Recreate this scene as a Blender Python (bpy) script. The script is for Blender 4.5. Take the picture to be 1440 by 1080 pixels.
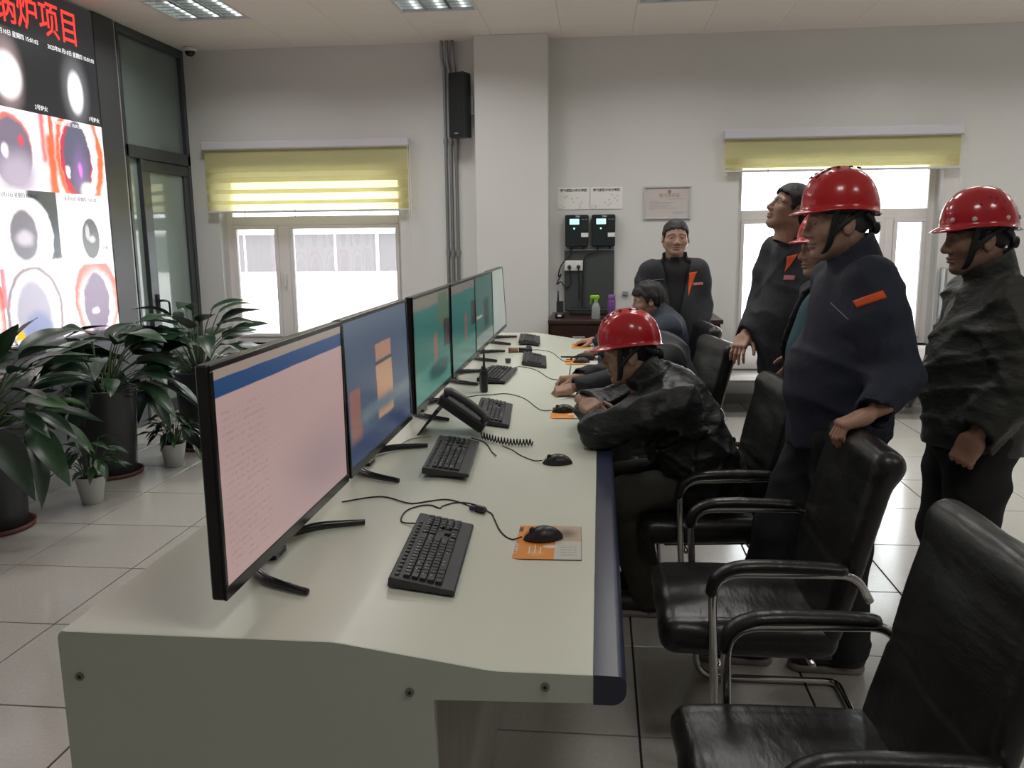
import bpy, math, random
import numpy as np
from mathutils import Matrix, Vector, Euler

for _o in list(bpy.data.objects): bpy.data.objects.remove(_o)
SC = bpy.context.scene
COL = SC.collection
PI = math.pi
R = math.radians

# ------------------------------------------------------------------ camera
CAM_H = 1.58103
F_PX, YAW, PITCH, ROLL = 1182.477, .1044705, .1744059, .0107909
def _axes():
    cy, sy = math.cos(YAW), math.sin(YAW)
    fwd = Vector((-sy*math.cos(PITCH), cy*math.cos(PITCH), -math.sin(PITCH)))
    right = Vector((cy, sy, 0)); down = fwd.cross(right)
    c, s = math.cos(ROLL), math.sin(ROLL)
    return c*right + s*down, -s*right + c*down, fwd
_r, _d, _f = _axes()
cam = bpy.data.cameras.new('camera'); cam.sensor_width = 36; cam.lens = F_PX/1440*36
cam.clip_start = .05; cam.clip_end = 200
camo = bpy.data.objects.new('camera', cam); COL.objects.link(camo)
M = Matrix.Identity(4)
for i in range(3):
    M[i][0] = _r[i]; M[i][1] = -_d[i]; M[i][2] = -_f[i]
M[2][3] = CAM_H
camo.matrix_world = M
SC.camera = camo

# ------------------------------------------------------------------ world, exposure
W = bpy.data.worlds.new('overcast_sky'); SC.world = W; W.use_nodes = True
bg = W.node_tree.nodes['Background']
bg.inputs[0].default_value = (.93, .965, 1, 1); bg.inputs[1].default_value = 8.0
SC.view_settings.view_transform = 'Standard'; SC.view_settings.look = 'None'
SC.view_settings.exposure = 0.0; SC.view_settings.gamma = 1.0; SC.view_settings.use_curve_mapping = False
SC.cycles.use_denoising = True
SC.cycles.max_bounces = 8; SC.cycles.diffuse_bounces = 5; SC.cycles.glossy_bounces = 4
SC.cycles.transmission_bounces = 6; SC.cycles.transparent_max_bounces = 12
SC.cycles.sample_clamp_indirect = 6; SC.cycles.caustics_reflective = False; SC.cycles.caustics_refractive = False
LAMP_W = 12.5

# ------------------------------------------------------------------ materials
MATS = {}
def nd(nt, typ, **kw):
    n = nt.nodes.new(typ)
    for k, v in kw.items():
        if k == 'inp':
            for a, b in v.items(): n.inputs[a].default_value = b
        else: setattr(n, k, v)
    return n
def mat(name, col=(.5, .5, .5), rough=.5, metal=0, spec=.5, noise=0, nscale=20, bump=0, bscale=60, stretch=None,
        emit=None, estr=0, alpha=None, trans=0, coat=0, detail=4, bdist=.01, sheen=0):
    if name in MATS: return MATS[name]
    m = bpy.data.materials.new(name); m.use_nodes = True
    nt = m.node_tree; b = nt.nodes['Principled BSDF']; L = nt.links.new
    b.inputs['Base Color'].default_value = (*col, 1); b.inputs['Roughness'].default_value = rough
    b.inputs['Metallic'].default_value = metal; b.inputs['Specular IOR Level'].default_value = spec
    if coat: b.inputs['Coat Weight'].default_value = coat; b.inputs['Coat Roughness'].default_value = .06
    if trans: b.inputs['Transmission Weight'].default_value = trans
    if sheen: b.inputs['Sheen Weight'].default_value = sheen
    if alpha is not None: b.inputs['Alpha'].default_value = alpha
    if emit: b.inputs['Emission Color'].default_value = (*emit, 1); b.inputs['Emission Strength'].default_value = estr
    tc = None
    def coords():
        nonlocal tc
        if tc is None:
            tc = nd(nt, 'ShaderNodeTexCoord').outputs['Object']
            if stretch:
                mp = nd(nt, 'ShaderNodeMapping', inp={'Scale': stretch}); L(tc, mp.inputs[0]); tc = mp.outputs[0]
        return tc
    if noise:
        n = nd(nt, 'ShaderNodeTexNoise', inp={'Scale': nscale, 'Detail': detail}); L(coords(), n.inputs['Vector'])
        mx = nd(nt, 'ShaderNodeMix', data_type='RGBA', blend_type='MULTIPLY'); mx.inputs[0].default_value = 1
        mr = nd(nt, 'ShaderNodeMapRange', inp={'From Min': .25, 'From Max': .75, 'To Min': 1-noise, 'To Max': 1+noise*.4})
        L(n.outputs[0], mr.inputs[0]); mx.inputs[6].default_value = (*col, 1); L(mr.outputs[0], mx.inputs[7])
        L(mx.outputs[2], b.inputs['Base Color'])
    if bump:
        n = nd(nt, 'ShaderNodeTexNoise', inp={'Scale': bscale, 'Detail': detail}); L(coords(), n.inputs['Vector'])
        bp = nd(nt, 'ShaderNodeBump', inp={'Strength': bump, 'Distance': bdist}); L(n.outputs[0], bp.inputs['Height'])
        L(bp.outputs[0], b.inputs['Normal'])
    MATS[name] = m
    return m

M_WALL = mat('wall_paint', (.69, .69, .675), .75, noise=.03, nscale=2)
M_CEIL = mat('ceiling_metal_panel', (.93, .86, .80), .55)
M_TILE = mat('floor_tile', (.50, .48, .44), .16, noise=.10, nscale=70, detail=6, spec=.5)
M_JOINT = mat('floor_joint', (.035, .037, .036), .8)
M_GREYBASE = mat('grey_skirting', (.36, .36, .36), .5)
M_ALU = mat('dark_aluminium', (.075, .085, .09), .38, metal=.5)
M_PVC = mat('white_pvc', (.80, .77, .76), .35)
M_GLASS = mat('clear_glass', (1, 1, 1), .0, trans=1.0, alpha=.12)
M_DESK = mat('white_laminate', (.73, .755, .645), .28, noise=.02, nscale=3)
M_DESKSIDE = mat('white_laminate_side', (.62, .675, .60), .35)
M_NAVY = mat('navy_edge', (.028, .036, .075), .28)
M_BLACKPL = mat('black_plastic', (.017, .018, .02), .38)
M_BLACKGL = mat('black_gloss_plastic', (.012, .012, .014), .2)
M_DGREYPL = mat('dark_grey_plastic', (.035, .037, .04), .42)
M_KEY = mat('key_plastic', (.022, .023, .026), .35)
M_RUBBER = mat('black_rubber', (.014, .014, .015), .6)
M_CHROME = mat('chrome', (.62, .62, .62), .12, metal=1)
M_LEATHER = mat('black_leather', (.012, .012, .012), .33, bump=.35, bscale=14, detail=6, stretch=(1, .35, 1), bdist=.02)
M_PIPE = mat('galvanised_conduit', (.34, .35, .35), .42, metal=.6)
M_WHITEPL = mat('white_plastic', (.78, .78, .76), .35)
M_SCREW = mat('screw_steel', (.3, .29, .27), .35, metal=.9)
M_PAPER = mat('paper', (.82, .82, .8), .7)
M_INK = mat('ink', (.06, .06, .07), .7)
M_INKLIGHT = mat('faded_ink', (.38, .38, .38), .8)
M_BROWN = mat('dark_mahogany', (.045, .016, .013), .32, noise=.5, nscale=6, stretch=(1, 1, 9))
M_GREYMETAL = mat('grey_steel', (.40, .41, .40), .4, metal=.4)

# ------------------------------------------------------------------ mesh helpers
class MB:
    def __init__(self): self.v = []; self.f = []
    def add(self, vs, fs):
        o = len(self.v); self.v += [tuple(x) for x in vs]; self.f += [tuple(i+o for i in q) for q in fs]; return self
    def box(self, x0, x1, y0, y1, z0, z1):
        v = [(x, y, z) for z in (z0, z1) for y in (y0, y1) for x in (x0, x1)]
        return self.add(v, [(0,2,3,1), (4,5,7,6), (0,1,5,4), (2,6,7,3), (0,4,6,2), (1,3,7,5)])
    def rbox(self, x0, x1, y0, y1, z0, z1, b=.004):
        b = min(b, (x1-x0)*.49, (y1-y0)*.49, (z1-z0)*.49)
        c = [(x0, x1), (y0, y1), (z0, z1)]
        idx = {}; vs = []
        for sx in (0, 1):
            for sy in (0, 1):
                for sz in (0, 1):
                    s = (sx, sy, sz)
                    for ax in range(3):
                        p = [c[i][s[i]] for i in range(3)]
                        for i in range(3):
                            if i != ax: p[i] += b if s[i] == 0 else -b
                        idx[(s, ax)] = len(vs); vs.append(tuple(p))
        fs = []
        for ax in range(3):
            u, w = (ax+1) % 3, (ax+2) % 3
            for side in (0, 1):
                q = []
                for a, d in ((0, 0), (1, 0), (1, 1), (0, 1)):
                    s = [0, 0, 0]; s[ax] = side; s[u] = a; s[w] = d; q.append(idx[(tuple(s), ax)])
                fs.append(tuple(q) if side else tuple(q[::-1]))
        for ax in range(3):                       # edge chamfers along ax
            u, w = (ax+1) % 3, (ax+2) % 3
            for a in (0, 1):
                for d in (0, 1):
                    s0 = [0]*3; s0[u] = a; s0[w] = d; s1 = list(s0); s1[ax] = 1
                    q = [idx[(tuple(s0), u)], idx[(tuple(s1), u)], idx[(tuple(s1), w)], idx[(tuple(s0), w)]]
                    fs.append(tuple(q) if a == d else tuple(q[::-1]))
        for s in [(a, b_, c_) for a in (0, 1) for b_ in (0, 1) for c_ in (0, 1)]:
            q = [idx[(s, 0)], idx[(s, 1)], idx[(s, 2)]]
            fs.append(tuple(q) if sum(s) % 2 else tuple(q[::-1]))
        return self.add(vs, fs)
    def prism(self, prof, a0, a1, axis='y'):
        """prof: list of 2-D points; extruded along axis between a0 and a1."""
        n = len(prof)
        def P(p, a):
            return {'y': (p[0], a, p[1]), 'x': (a, p[0], p[1]), 'z': (p[0], p[1], a)}[axis]
        vs = [P(p, a0) for p in prof] + [P(p, a1) for p in prof]
        fs = [(i, (i+1) % n, n+(i+1) % n, n+i) for i in range(n)]
        fs += [tuple(range(n))[::-1], tuple(range(n, 2*n))]
        return self.add(vs, fs)
    def cyl(self, p0, p1, r0, r1=None, n=16, caps=True):
        r1 = r0 if r1 is None else r1
        p0, p1 = Vector(p0), Vector(p1); t = (p1-p0).normalized()
        u = t.orthogonal().normalized(); w = t.cross(u)
        vs = []
        for p, r in ((p0, r0), (p1, r1)):
            for i in range(n):
                a = 2*PI*i/n; vs.append(p + u*math.cos(a)*r + w*math.sin(a)*r)
        fs = [(i, (i+1) % n, n+(i+1) % n, n+i) for i in range(n)]
        if caps: fs += [tuple(range(n))[::-1], tuple(range(n, 2*n))]
        return self.add(vs, fs)
    def tube(self, pts, r, n=8, closed=False, flat=None, caps=True):
        """flat=(a,b): elliptical cross-section factors; r may be a list"""
        P = [Vector(p) for p in pts]; m = len(P)
        T = []
        for i in range(m):
            if closed: t = P[(i+1) % m]-P[i-1]
            else: t = P[min(i+1, m-1)]-P[max(i-1, 0)]
            T.append(t.normalized() if t.length > 1e-9 else Vector((1, 0, 0)))
        ref = Vector((0, 0, 1)) if abs(T[0].z) < .9 else Vector((1, 0, 0))
        u = (ref - T[0]*ref.dot(T[0])).normalized()
        vs = []
        for i in range(m):
            u = (u - T[i]*u.dot(T[i]))
            u = u.normalized() if u.length > 1e-6 else T[i].orthogonal().normalized()
            w = T[i].cross(u)
            rr = r[i] if isinstance(r, (list, tuple)) else r
            a_, b_ = flat or (1, 1)
            for k in range(n):
                a = 2*PI*k/n; vs.append(P[i] + u*math.cos(a)*rr*a_ + w*math.sin(a)*rr*b_)
        fs = []
        for i in range(m if closed else m-1):
            j = (i+1) % m
            for k in range(n):
                fs.append((i*n+k, i*n+(k+1) % n, j*n+(k+1) % n, j*n+k))
        if not closed and caps: fs += [tuple(range(n))[::-1], tuple(range((m-1)*n, m*n))]
        return self.add(vs, fs)
    def lathe(self, prof, n=24, c=(0, 0, 0)):
        """prof: list of (r,z)"""
        vs = []; m = len(prof)
        for r, z in prof:
            for k in range(n):
                a = 2*PI*k/n; vs.append((c[0]+r*math.cos(a), c[1]+r*math.sin(a), c[2]+z))
        fs = [(i*n+k, i*n+(k+1) % n, (i+1)*n+(k+1) % n, (i+1)*n+k) for i in range(m-1) for k in range(n)]
        fs += [tuple(range(n))[::-1], tuple(range((m-1)*n, m*n))]
        return self.add(vs, fs)
    def grid(self, fn, nu, nv):
        vs = [fn(i/nu, j/nv) for i in range(nu+1) for j in range(nv+1)]
        fs = [(i*(nv+1)+j, (i+1)*(nv+1)+j, (i+1)*(nv+1)+j+1, i*(nv+1)+j+1) for i in range(nu) for j in range(nv)]
        return self.add(vs, fs)
    def xform(self, M):
        self.v = [tuple(M @ Vector(p)) for p in self.v]; return self
    def mesh(self, name, m=None, smooth=False):
        me = bpy.data.meshes.new(name); me.from_pydata(self.v, [], self.f)
        if m: me.materials.append(m)
        me.polygons.foreach_set('use_smooth', [bool(smooth)]*len(me.polygons))
        me.update(); return me
    def obj(self, name, m, parent=None, smooth=False, loc=(0, 0, 0), rot=(0, 0, 0)):
        return link(name, self.mesh(name, m, smooth), parent, loc, rot)

def link(name, data, parent=None, loc=(0, 0, 0), rot=(0, 0, 0)):
    o = bpy.data.objects.new(name, data); COL.objects.link(o)
    o.location = loc; o.rotation_euler = rot
    if parent is not None: o.parent = parent
    return o
def autosmooth(o, ang=35):
    """smooth shading with sharp edges above an angle"""
    me = o.data
    me.polygons.foreach_set('use_smooth', [True]*len(me.polygons))
    try: me.set_sharp_from_angle(angle=R(ang))
    except Exception: pass
    return o
def thing(name, label, cat, loc=(0, 0, 0), rz=0, group=None, rot=None):
    o = link(name, None, None, loc, rot or (0, 0, rz)); o.empty_display_size = .1
    return tag(o, label, cat, group)
def tag(o, label, cat, group=None, kind=None):
    o['label'] = label; o['category'] = cat
    if group: o['group'] = group
    if kind: o['kind'] = kind
    return o
def struct(o, label=None):
    o['kind'] = 'structure'
    if label: o['label'] = label
    return o
def copy_tree(o, parent=None):
    c = o.copy(); COL.objects.link(c)
    if parent is not None:
        c.parent = parent; c.matrix_parent_inverse = o.matrix_parent_inverse.copy()
    for ch in list(o.children): copy_tree(ch, c)
    return c
def catmull(pts, k=6, closed=False):
    P = [Vector(p) for p in pts]; n = len(P); out = []
    for i in range(n if closed else n-1):
        g = (lambda j: P[j % n]) if closed else (lambda j: P[max(0, min(n-1, j))])
        p0, p1, p2, p3 = g(i-1), g(i), g(i+1), g(i+2)
        for s in range(k):
            t = s/k
            out.append(.5*((2*p1)+(-p0+p2)*t+(2*p0-5*p1+4*p2-p3)*t*t+(-p0+3*p1-3*p2+p3)*t**3))
    if not closed: out.append(P[-1])
    return out
def fillet(pts, rad, k=5):
    """round the corners of a 3-D polyline"""
    P = [Vector(p) for p in pts]; out = [P[0]]
    for i in range(1, len(P)-1):
        a, b, c = P[i-1], P[i], P[i+1]
        r = rad[i-1] if isinstance(rad, (list, tuple)) else rad
        d1 = (a-b); d2 = (c-b); r = min(r, d1.length*.49, d2.length*.49)
        s = b+d1.normalized()*r; e = b+d2.normalized()*r
        for j in range(k+1):
            t = j/k; out.append(s*(1-t)**2+b*2*t*(1-t)+e*t*t)
    out.append(P[-1]); return out
def text_mesh(s, size, m, name='lettering', align='CENTER', depth=.0004, bold=0):
    cu = bpy.data.curves.new('txt', 'FONT'); cu.body = s; cu.size = size; cu.align_x = align; cu.align_y = 'CENTER'
    cu.extrude = depth; cu.resolution_u = 2; cu.offset = bold
    o = bpy.data.objects.new('txt', cu); COL.objects.link(o)
    dg = bpy.context.evaluated_depsgraph_get(); dg.update()
    me = bpy.data.meshes.new_from_object(o.evaluated_get(dg)); me.name = name
    bpy.data.objects.remove(o); me.materials.clear(); me.materials.append(m)
    return me
# ------------------------------------------------------------------ room shell
XL, XR, YF, YB, ZC = -3.95, 4.7, -2.6, 8.0, 3.33
PITCHT = .6; GX0, GY0 = -.4624, 3.680
fl = MB().box(XL-.3, XR+.3, YF-.3, YB+.3, -.12, -.008).obj('floor', M_JOINT); struct(fl, 'pale speckled floor tiles with dark joints')
_t = MB().rbox(-.2963, .2963, -.2963, .2963, -.007, 0, .0012).mesh('tile', M_TILE)
for i in range(-6, 9):
    for j in range(-11, 8):
        link('tile', _t, fl, (GX0+(i+.5)*PITCHT, GY0+(j+.5)*PITCHT, 0))

def glass_mat(name, tint=(1, 1, 1), refl=.9):
    m = bpy.data.materials.new(name); m.use_nodes = True; nt = m.node_tree; nt.nodes.clear()
    o = nd(nt, 'ShaderNodeOutputMaterial'); mx = nd(nt, 'ShaderNodeMixShader'); tr = nd(nt, 'ShaderNodeBsdfTransparent')
    tr.inputs[0].default_value = (*tint, 1)
    g = nd(nt, 'ShaderNodeBsdfGlossy', inp={'Roughness': .01}); fr = nd(nt, 'ShaderNodeFresnel', inp={'IOR': 1.45})
    nt.links.new(fr.outputs[0], mx.inputs[0]); nt.links.new(tr.outputs[0], mx.inputs[1]); nt.links.new(g.outputs[0], mx.inputs[2])
    nt.links.new(mx.outputs[0], o.inputs[0]); return m
M_PANE = glass_mat('window_glass', (.96, .98, .97))

WIN = [(-3.683, -1.892, .545, 2.22), (1.252, 3.022, .555, 2.23)]
wb = MB()
for a, b in ((XL-.3, WIN[0][0]), (WIN[0][1], WIN[1][0]), (WIN[1][1], XR+.3)): wb.box(a, b, YB, YB+.3, 0, ZC)
for a, b, z0, z1 in WIN: wb.box(a, b, YB, YB+.3, 0, z0); wb.box(a, b, YB, YB+.3, z1, ZC)
struct(wb.obj('wall_back', M_WALL), 'white painted back wall with two windows')
struct(MB().rbox(-1.128, -.468, 7.78, YB, 0, ZC, .004).obj('wall_column', M_WALL), 'white square column standing out from the back wall')
DY0 = 6.84
wl = MB().box(XL-.3, XL, YF-.3, DY0, 0, ZC)
struct(wl.obj('wall_left', M_WALL))
struct(MB().box(XR, XR+.3, YF-.3, YB, 0, ZC).obj('wall_right', M_WALL))
struct(MB().box(XL, XR, YF-.3, YF, 0, ZC).obj('wall_front', M_WALL))
for a, b in ((XL+.06, -1.128), (-.468, XR)):
    struct(MB().rbox(a, b, YB-.012, YB, 0, .09, .003).obj('baseboard_back', M_GREYBASE))

# ceiling: metal panels on a square grid, square louvred lamps let in
CP = .617; CX0, CY0 = .27, 6.94
ce = MB().box(XL-.3, XR+.3, YF-.3, YB+.3, ZC+.10, ZC+.14).obj('ceiling', M_CEIL); struct(ce, 'off-white metal panel ceiling')
_c = MB().rbox(-CP/2+.0011, CP/2-.0011, -CP/2+.0011, CP/2-.0011, ZC, ZC+.02, .0008).mesh('panel', M_CEIL)
LAMPS = []
for i in range(-7, 8):
    for j in range(-16, 2):
        cx, cy = CX0+(i+.5)*CP, CY0+(j+.5)*CP
        if i % 3 == 0 and j % 3 == 2 and (j >= -4 or (i, j) in ((0, -10), (3, -10))): LAMPS.append((cx, cy, i, j)); continue
        link('panel', _c, ce, (cx, cy, 0))

# windows
def window(n, x0, x1, z0, z1, mull, tz0, tz1, hx):
    y = YB+.17; f = .055
    w = MB().box(x0, x1, y, y+.06, z0, z0+f).box(x0, x1, y, y+.06, z1-f, z1).box(x0, x0+f, y, y+.06, z0+f, z1-f).box(x1-f, x1, y, y+.06, z0+f, z1-f)
    root = w.obj('window_%d' % n, M_PVC); struct(root, 'white plastic framed window with a transom and two lights')
    MB().rbox(x0+f, x1-f, y-.002, y+.058, tz0, tz1, .006).obj('transom', M_PVC, root)
    MB().rbox(mull[0], mull[1], y-.002, y+.058, z0+f, tz0, .006).obj('mullion', M_PVC, root)
    for a, b in ((x0+f, mull[0]), (mull[1], x1-f)):
        s = .035; q = MB(); Z0, Z1 = z0+f, tz0
        for bx in ((a, b, Z0, Z0+s), (a, b, Z1-s, Z1), (a, a+s, Z0+s, Z1-s), (b-s, b, Z0+s, Z1-s)):
            q.rbox(bx[0], bx[1], y-.012, y+.04, bx[2], bx[3], .004)
        sa = q.obj('sash', M_PVC, root)
        MB().box(a+s, b-s, y+.012, y+.018, Z0+s, Z1-s).obj('pane', M_PANE, sa)
    MB().box(x0+f, x1-f, y+.012, y+.018, tz1, z1-f).obj('pane', M_PANE, root)
    h = MB().rbox(hx-.014, hx+.014, y-.022, y-.002, 1.16, 1.24, .004).rbox(hx-.01, hx+.01, y-.045, y-.02, 1.10, 1.22, .006)
    h.obj('window_handle', M_WHITEPL, root)
    MB().rbox(x0-.03, x1+.03, YB-.03, YB+.17, z0-.03, z0, .004).obj('sill', M_PVC, root)
window(1, *WIN[0], (-3.17, -3.05), 1.705, 1.795, -3.11)
window(2, *WIN[1], (2.60, 2.68), 1.70, 1.79, 2.64)

# door of dark aluminium and glass in the left wall
M_DGLASS = mat('frosted_tinted_glass', (.15, .19, .18), .06, spec=.7)
M_DGLASS2 = mat('frosted_pale_glass_reflection', (.26, .33, .31), .05, spec=.8)  # pale teal glass, lightened further by a window reflection put into the colour
x0, x1 = XL-.06, XL+.02
d = MB()
Y0, Y1 = DY0+.03, YB-.002
for b in ((Y0, Y1, 3.26, ZC), (Y0, Y1, 2.27, 2.375), (Y0, Y0+.04, 0, 3.26), (Y1-.055, Y1, 0, 3.26), (7.085, 7.125, 0, 2.27)):
    d.rbox(x0, x1, b[0], b[1], b[2], b[3], .004)
door = d.obj('door_1', M_ALU); struct(door, 'dark aluminium framed glass door with a tall glass light above')
MB().box(XL-.03, XL-.02, Y0+.03, Y1-.05, 2.37, 3.265).obj('transom_pane', M_DGLASS, door)
MB().box(XL-.03, XL-.02, Y0+.03, 7.09, .02, 2.28).obj('side_pane', M_DGLASS2, door)
lf = MB()
for b in ((7.13, 7.94, .01, .12), (7.13, 7.94, 2.17, 2.265), (7.13, 7.235, .12, 2.17), (7.855, 7.94, .12, 2.17)):
    lf.rbox(XL-.045, XL+.012, b[0], b[1], b[2], b[3], .004)
lf = lf.obj('door_leaf', M_ALU, door)
MB().box(XL-.02, XL-.01, 7.23, 7.86, .11, 2.18).obj('pane', M_DGLASS2, lf)
hb = MB().rbox(XL+.012, XL+.028, 7.165, 7.20, .93, 1.10, .004)
hb.tube(fillet([(XL+.025, 7.182, 1.04), (XL+.07, 7.182, 1.045), (XL+.075, 7.27, 1.03), (XL+.07, 7.285, .90)], .03), .010, 8)
hb.obj('handle', M_BLACKPL, lf, smooth=True)
struct(MB().box(XL-.3, XL-.07, DY0, YB, 0, ZC).obj('wall_corridor', mat('corridor_paint', (.30, .32, .31), .8)))
struct(MB().rbox(XL, XL+.012, DY0, DY0+.028, 0, ZC, .002).obj('trim_1', mat('aluminium_strip', (.5, .5, .5), .4, metal=.6)))

# outside: ground and the building across the yard
M_OUTWALL = mat('outside_render', (.80, .76, .74), .9)
M_OUTWIN = mat('outside_window', (.10, .085, .09), .25)
gr = MB().box(-40, 40, 8.4, 60, -.6, -.5).obj('yard', mat('yard_concrete', (.55, .54, .52), .9)); struct(gr, 'pale concrete yard outside the windows')
fb = thing('building', 'pale building with dark windows seen through the left window', 'building', (-6, 19, -.5))
MB().box(-9, 9, 0, 6, 0, 6).obj('wall', M_OUTWALL, fb)
for k in range(8):
    xx = -8.6+k*2.15
    wn = MB().box(xx, xx+2.09, -.02, .0, 1.32, 2.16).obj('window', M_OUTWIN, fb)
    MB().box(xx+.93, xx+1.0, -.05, -.02, 1.32, 2.16).obj('window_bar', M_OUTWALL, wn)
MB().box(-9.2, 9.2, -.25, 0, 2.22, 2.34).obj('ledge', M_OUTWALL, fb)

# ceiling lamps
M_LOUV = mat('louvre_aluminium', (.66, .70, .70), .22, metal=.9)
M_HOUS = mat('lamp_housing', (.72, .74, .74), .4)
M_TUBE = mat('lamp_tube', (.9, .9, .9), .4, emit=(.95, 1, .97), estr=2.5)
hs = .29; zz = ZC
me_h = MB().box(-hs, hs, -hs, hs, zz+.085, zz+.09).box(-hs, -hs+.006, -hs, hs, zz, zz+.085).box(hs-.006, hs, -hs, hs, zz, zz+.085).box(-hs, hs, -hs, -hs+.006, zz, zz+.085).box(-hs, hs, hs-.006, hs, zz, zz+.085)
for s in (-1, 1):
    me_h.box(min(s*CP/2, s*hs), max(s*CP/2, s*hs), -CP/2, CP/2, zz-.003, zz+.006); me_h.box(-hs, hs, min(s*CP/2, s*hs), max(s*CP/2, s*hs), zz-.003, zz+.006)
me_h = me_h.mesh('housing', M_HOUS)
me_l = MB().prism([(-.012, zz+.004), (.012, zz+.004), (.002, zz+.05), (-.002, zz+.05)], -hs+.007, hs-.007, 'y').mesh('louvre', M_LOUV)
me_x = MB().prism([(-.007, zz+.006), (.007, zz+.006), (.0015, zz+.045), (-.0015, zz+.045)], -hs+.007, hs-.007, 'x').mesh('cross_blade', M_LOUV)
me_t = MB().cyl((0, -hs+.03, zz+.065), (0, hs-.03, zz+.065), .013, n=10).mesh('tube', M_TUBE, True)
names = {(-6, -1): 'square louvred ceiling light nearest the glass door', (-3, -1): 'square louvred ceiling light above the left window and conduits', (0, -1): 'square louvred ceiling light cut by the top edge, right of the column'}
for cx, cy, i, j in LAMPS:
    lab = names.get((i, j), 'square louvred ceiling light above the desk, beyond the top edge of the picture')
    t = thing('ceiling_light', lab, 'ceiling light', (cx, cy, 0), 0, 'louvred ceiling lights')
    link('housing', me_h, t)
    for k in (-.097, .097): link('louvre', me_l, t, (k, 0, 0))
    for k in range(-3, 4): link('cross_blade', me_x, t, (0, k*.083, 0))
    for k in (-.19, 0, .19): link('tube', me_t, t, (k, 0, 0))
    la = bpy.data.lights.new('lamp_light', 'AREA'); la.shape = 'SQUARE'; la.size = .56; la.energy = LAMP_W if j >= -4 else LAMP_W*.75; la.spread = R(150); la.color = (1, .985, .95)
    link('lamp_light', la, t, (0, 0, zz-.006))
# ------------------------------------------------------------------ flat pictures (screens, print) as node layers over UV
def img_mat(name, base, layers, strength=None, rough=.25, nz=0, nsc=8):
    m = bpy.data.materials.new(name); m.use_nodes = True; nt = m.node_tree; L = nt.links.new
    b = nt.nodes['Principled BSDF']; uv = nd(nt, 'ShaderNodeUVMap').outputs[0]
    sp = nd(nt, 'ShaderNodeSeparateXYZ'); L(uv, sp.inputs[0]); U, V = sp.outputs[0], sp.outputs[1]
    if nz:
        tn = nd(nt, 'ShaderNodeTexNoise', inp={'Scale': nsc, 'Detail': 3}); L(uv, tn.inputs['Vector'])
        sc_ = nd(nt, 'ShaderNodeSeparateXYZ'); L(tn.outputs[1], sc_.inputs[0])
        def warp(x, k):
            s = nd(nt, 'ShaderNodeMath', operation='SUBTRACT', inp={1: .5}); L(sc_.outputs[k], s.inputs[0])
            q = nd(nt, 'ShaderNodeMath', operation='MULTIPLY_ADD', inp={1: nz}); L(s.outputs[0], q.inputs[0]); L(x, q.inputs[2]); return q.outputs[0]
        U, V = warp(U, 0), warp(V, 1)
    def math_(op, a, bb=None):
        n = nd(nt, 'ShaderNodeMath', operation=op)
        for k, x in ((0, a), (1, bb)):
            if x is None: continue
            if isinstance(x, (int, float)): n.inputs[k].default_value = x
            else: L(x, n.inputs[k])
        return n.outputs[0]
    cur = None
    def smooth(x, e0, e1):
        n = nd(nt, 'ShaderNodeMapRange', interpolation_type='SMOOTHSTEP', inp={1: e0, 2: e1, 3: 0, 4: 1}); L(x, n.inputs[0]); return n.outputs[0]
    for ly in layers:
        kind = ly[0]
        if kind == 'rect':
            _, u0, u1, v0, v1, s, c = ly
            f = math_('MULTIPLY', math_('MULTIPLY', smooth(U, u0-s, u0+s), smooth(math_('MULTIPLY', U, -1), -u1-s, -u1+s)),
                      math_('MULTIPLY', smooth(V, v0-s, v0+s), smooth(math_('MULTIPLY', V, -1), -v1-s, -v1+s)))
        elif kind == 'ell':
            _, cu, cv, ru, rv, s, c = ly
            du = math_('DIVIDE', math_('SUBTRACT', U, cu), ru); dv = math_('DIVIDE', math_('SUBTRACT', V, cv), rv)
            rr = math_('SQRT', math_('ADD', math_('MULTIPLY', du, du), math_('MULTIPLY', dv, dv)))
            f = smooth(math_('MULTIPLY', rr, -1), -1-s, -1+s)
        elif kind == 'lines':      # rows of faint text
            _, u0, u1, v0, v1, n_, amt, c = ly
            w = math_('FRACT', math_('MULTIPLY', V, n_)); g = smooth(w, .45, .6)
            tn2 = nd(nt, 'ShaderNodeTexNoise', inp={'Scale': 60, 'Detail': 2}); L(uv, tn2.inputs['Vector'])
            g = math_('MULTIPLY', g, smooth(tn2.outputs[0], .45, .6)); s = .01
            f = math_('MULTIPLY', math_('MULTIPLY', math_('MULTIPLY', smooth(U, u0-s, u0+s), smooth(math_('MULTIPLY', U, -1), -u1-s, -u1+s)),
                      math_('MULTIPLY', smooth(V, v0-s, v0+s), smooth(math_('MULTIPLY', V, -1), -v1-s, -v1+s))), math_('MULTIPLY', g, amt))
        elif kind == 'noise':
            _, scl, lo, hi, amt, c = ly
            tn2 = nd(nt, 'ShaderNodeTexNoise', inp={'Scale': scl, 'Detail': 4}); L(uv, tn2.inputs['Vector'])
            f = math_('MULTIPLY', smooth(tn2.outputs[0], lo, hi), amt)
        mx = nd(nt, 'ShaderNodeMix', data_type='RGBA')
        if cur is None: mx.inputs[6].default_value = (*base, 1)
        else: L(cur, mx.inputs[6])
        mx.inputs[7].default_value = (*c, 1); L(f, mx.inputs[0]); cur = mx.outputs[2]
    b.inputs['Roughness'].default_value = rough
    if strength is None:
        if cur is not None: L(cur, b.inputs['Base Color'])
        else: b.inputs['Base Color'].default_value = (*base, 1)
    else:
        b.inputs['Base Color'].default_value = (.012, .013, .014, 1)
        if cur is not None: L(cur, b.inputs['Emission Color'])
        else: b.inputs['Emission Color'].default_value = (*base, 1)
        b.inputs['Emission Strength'].default_value = strength
    return m
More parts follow.
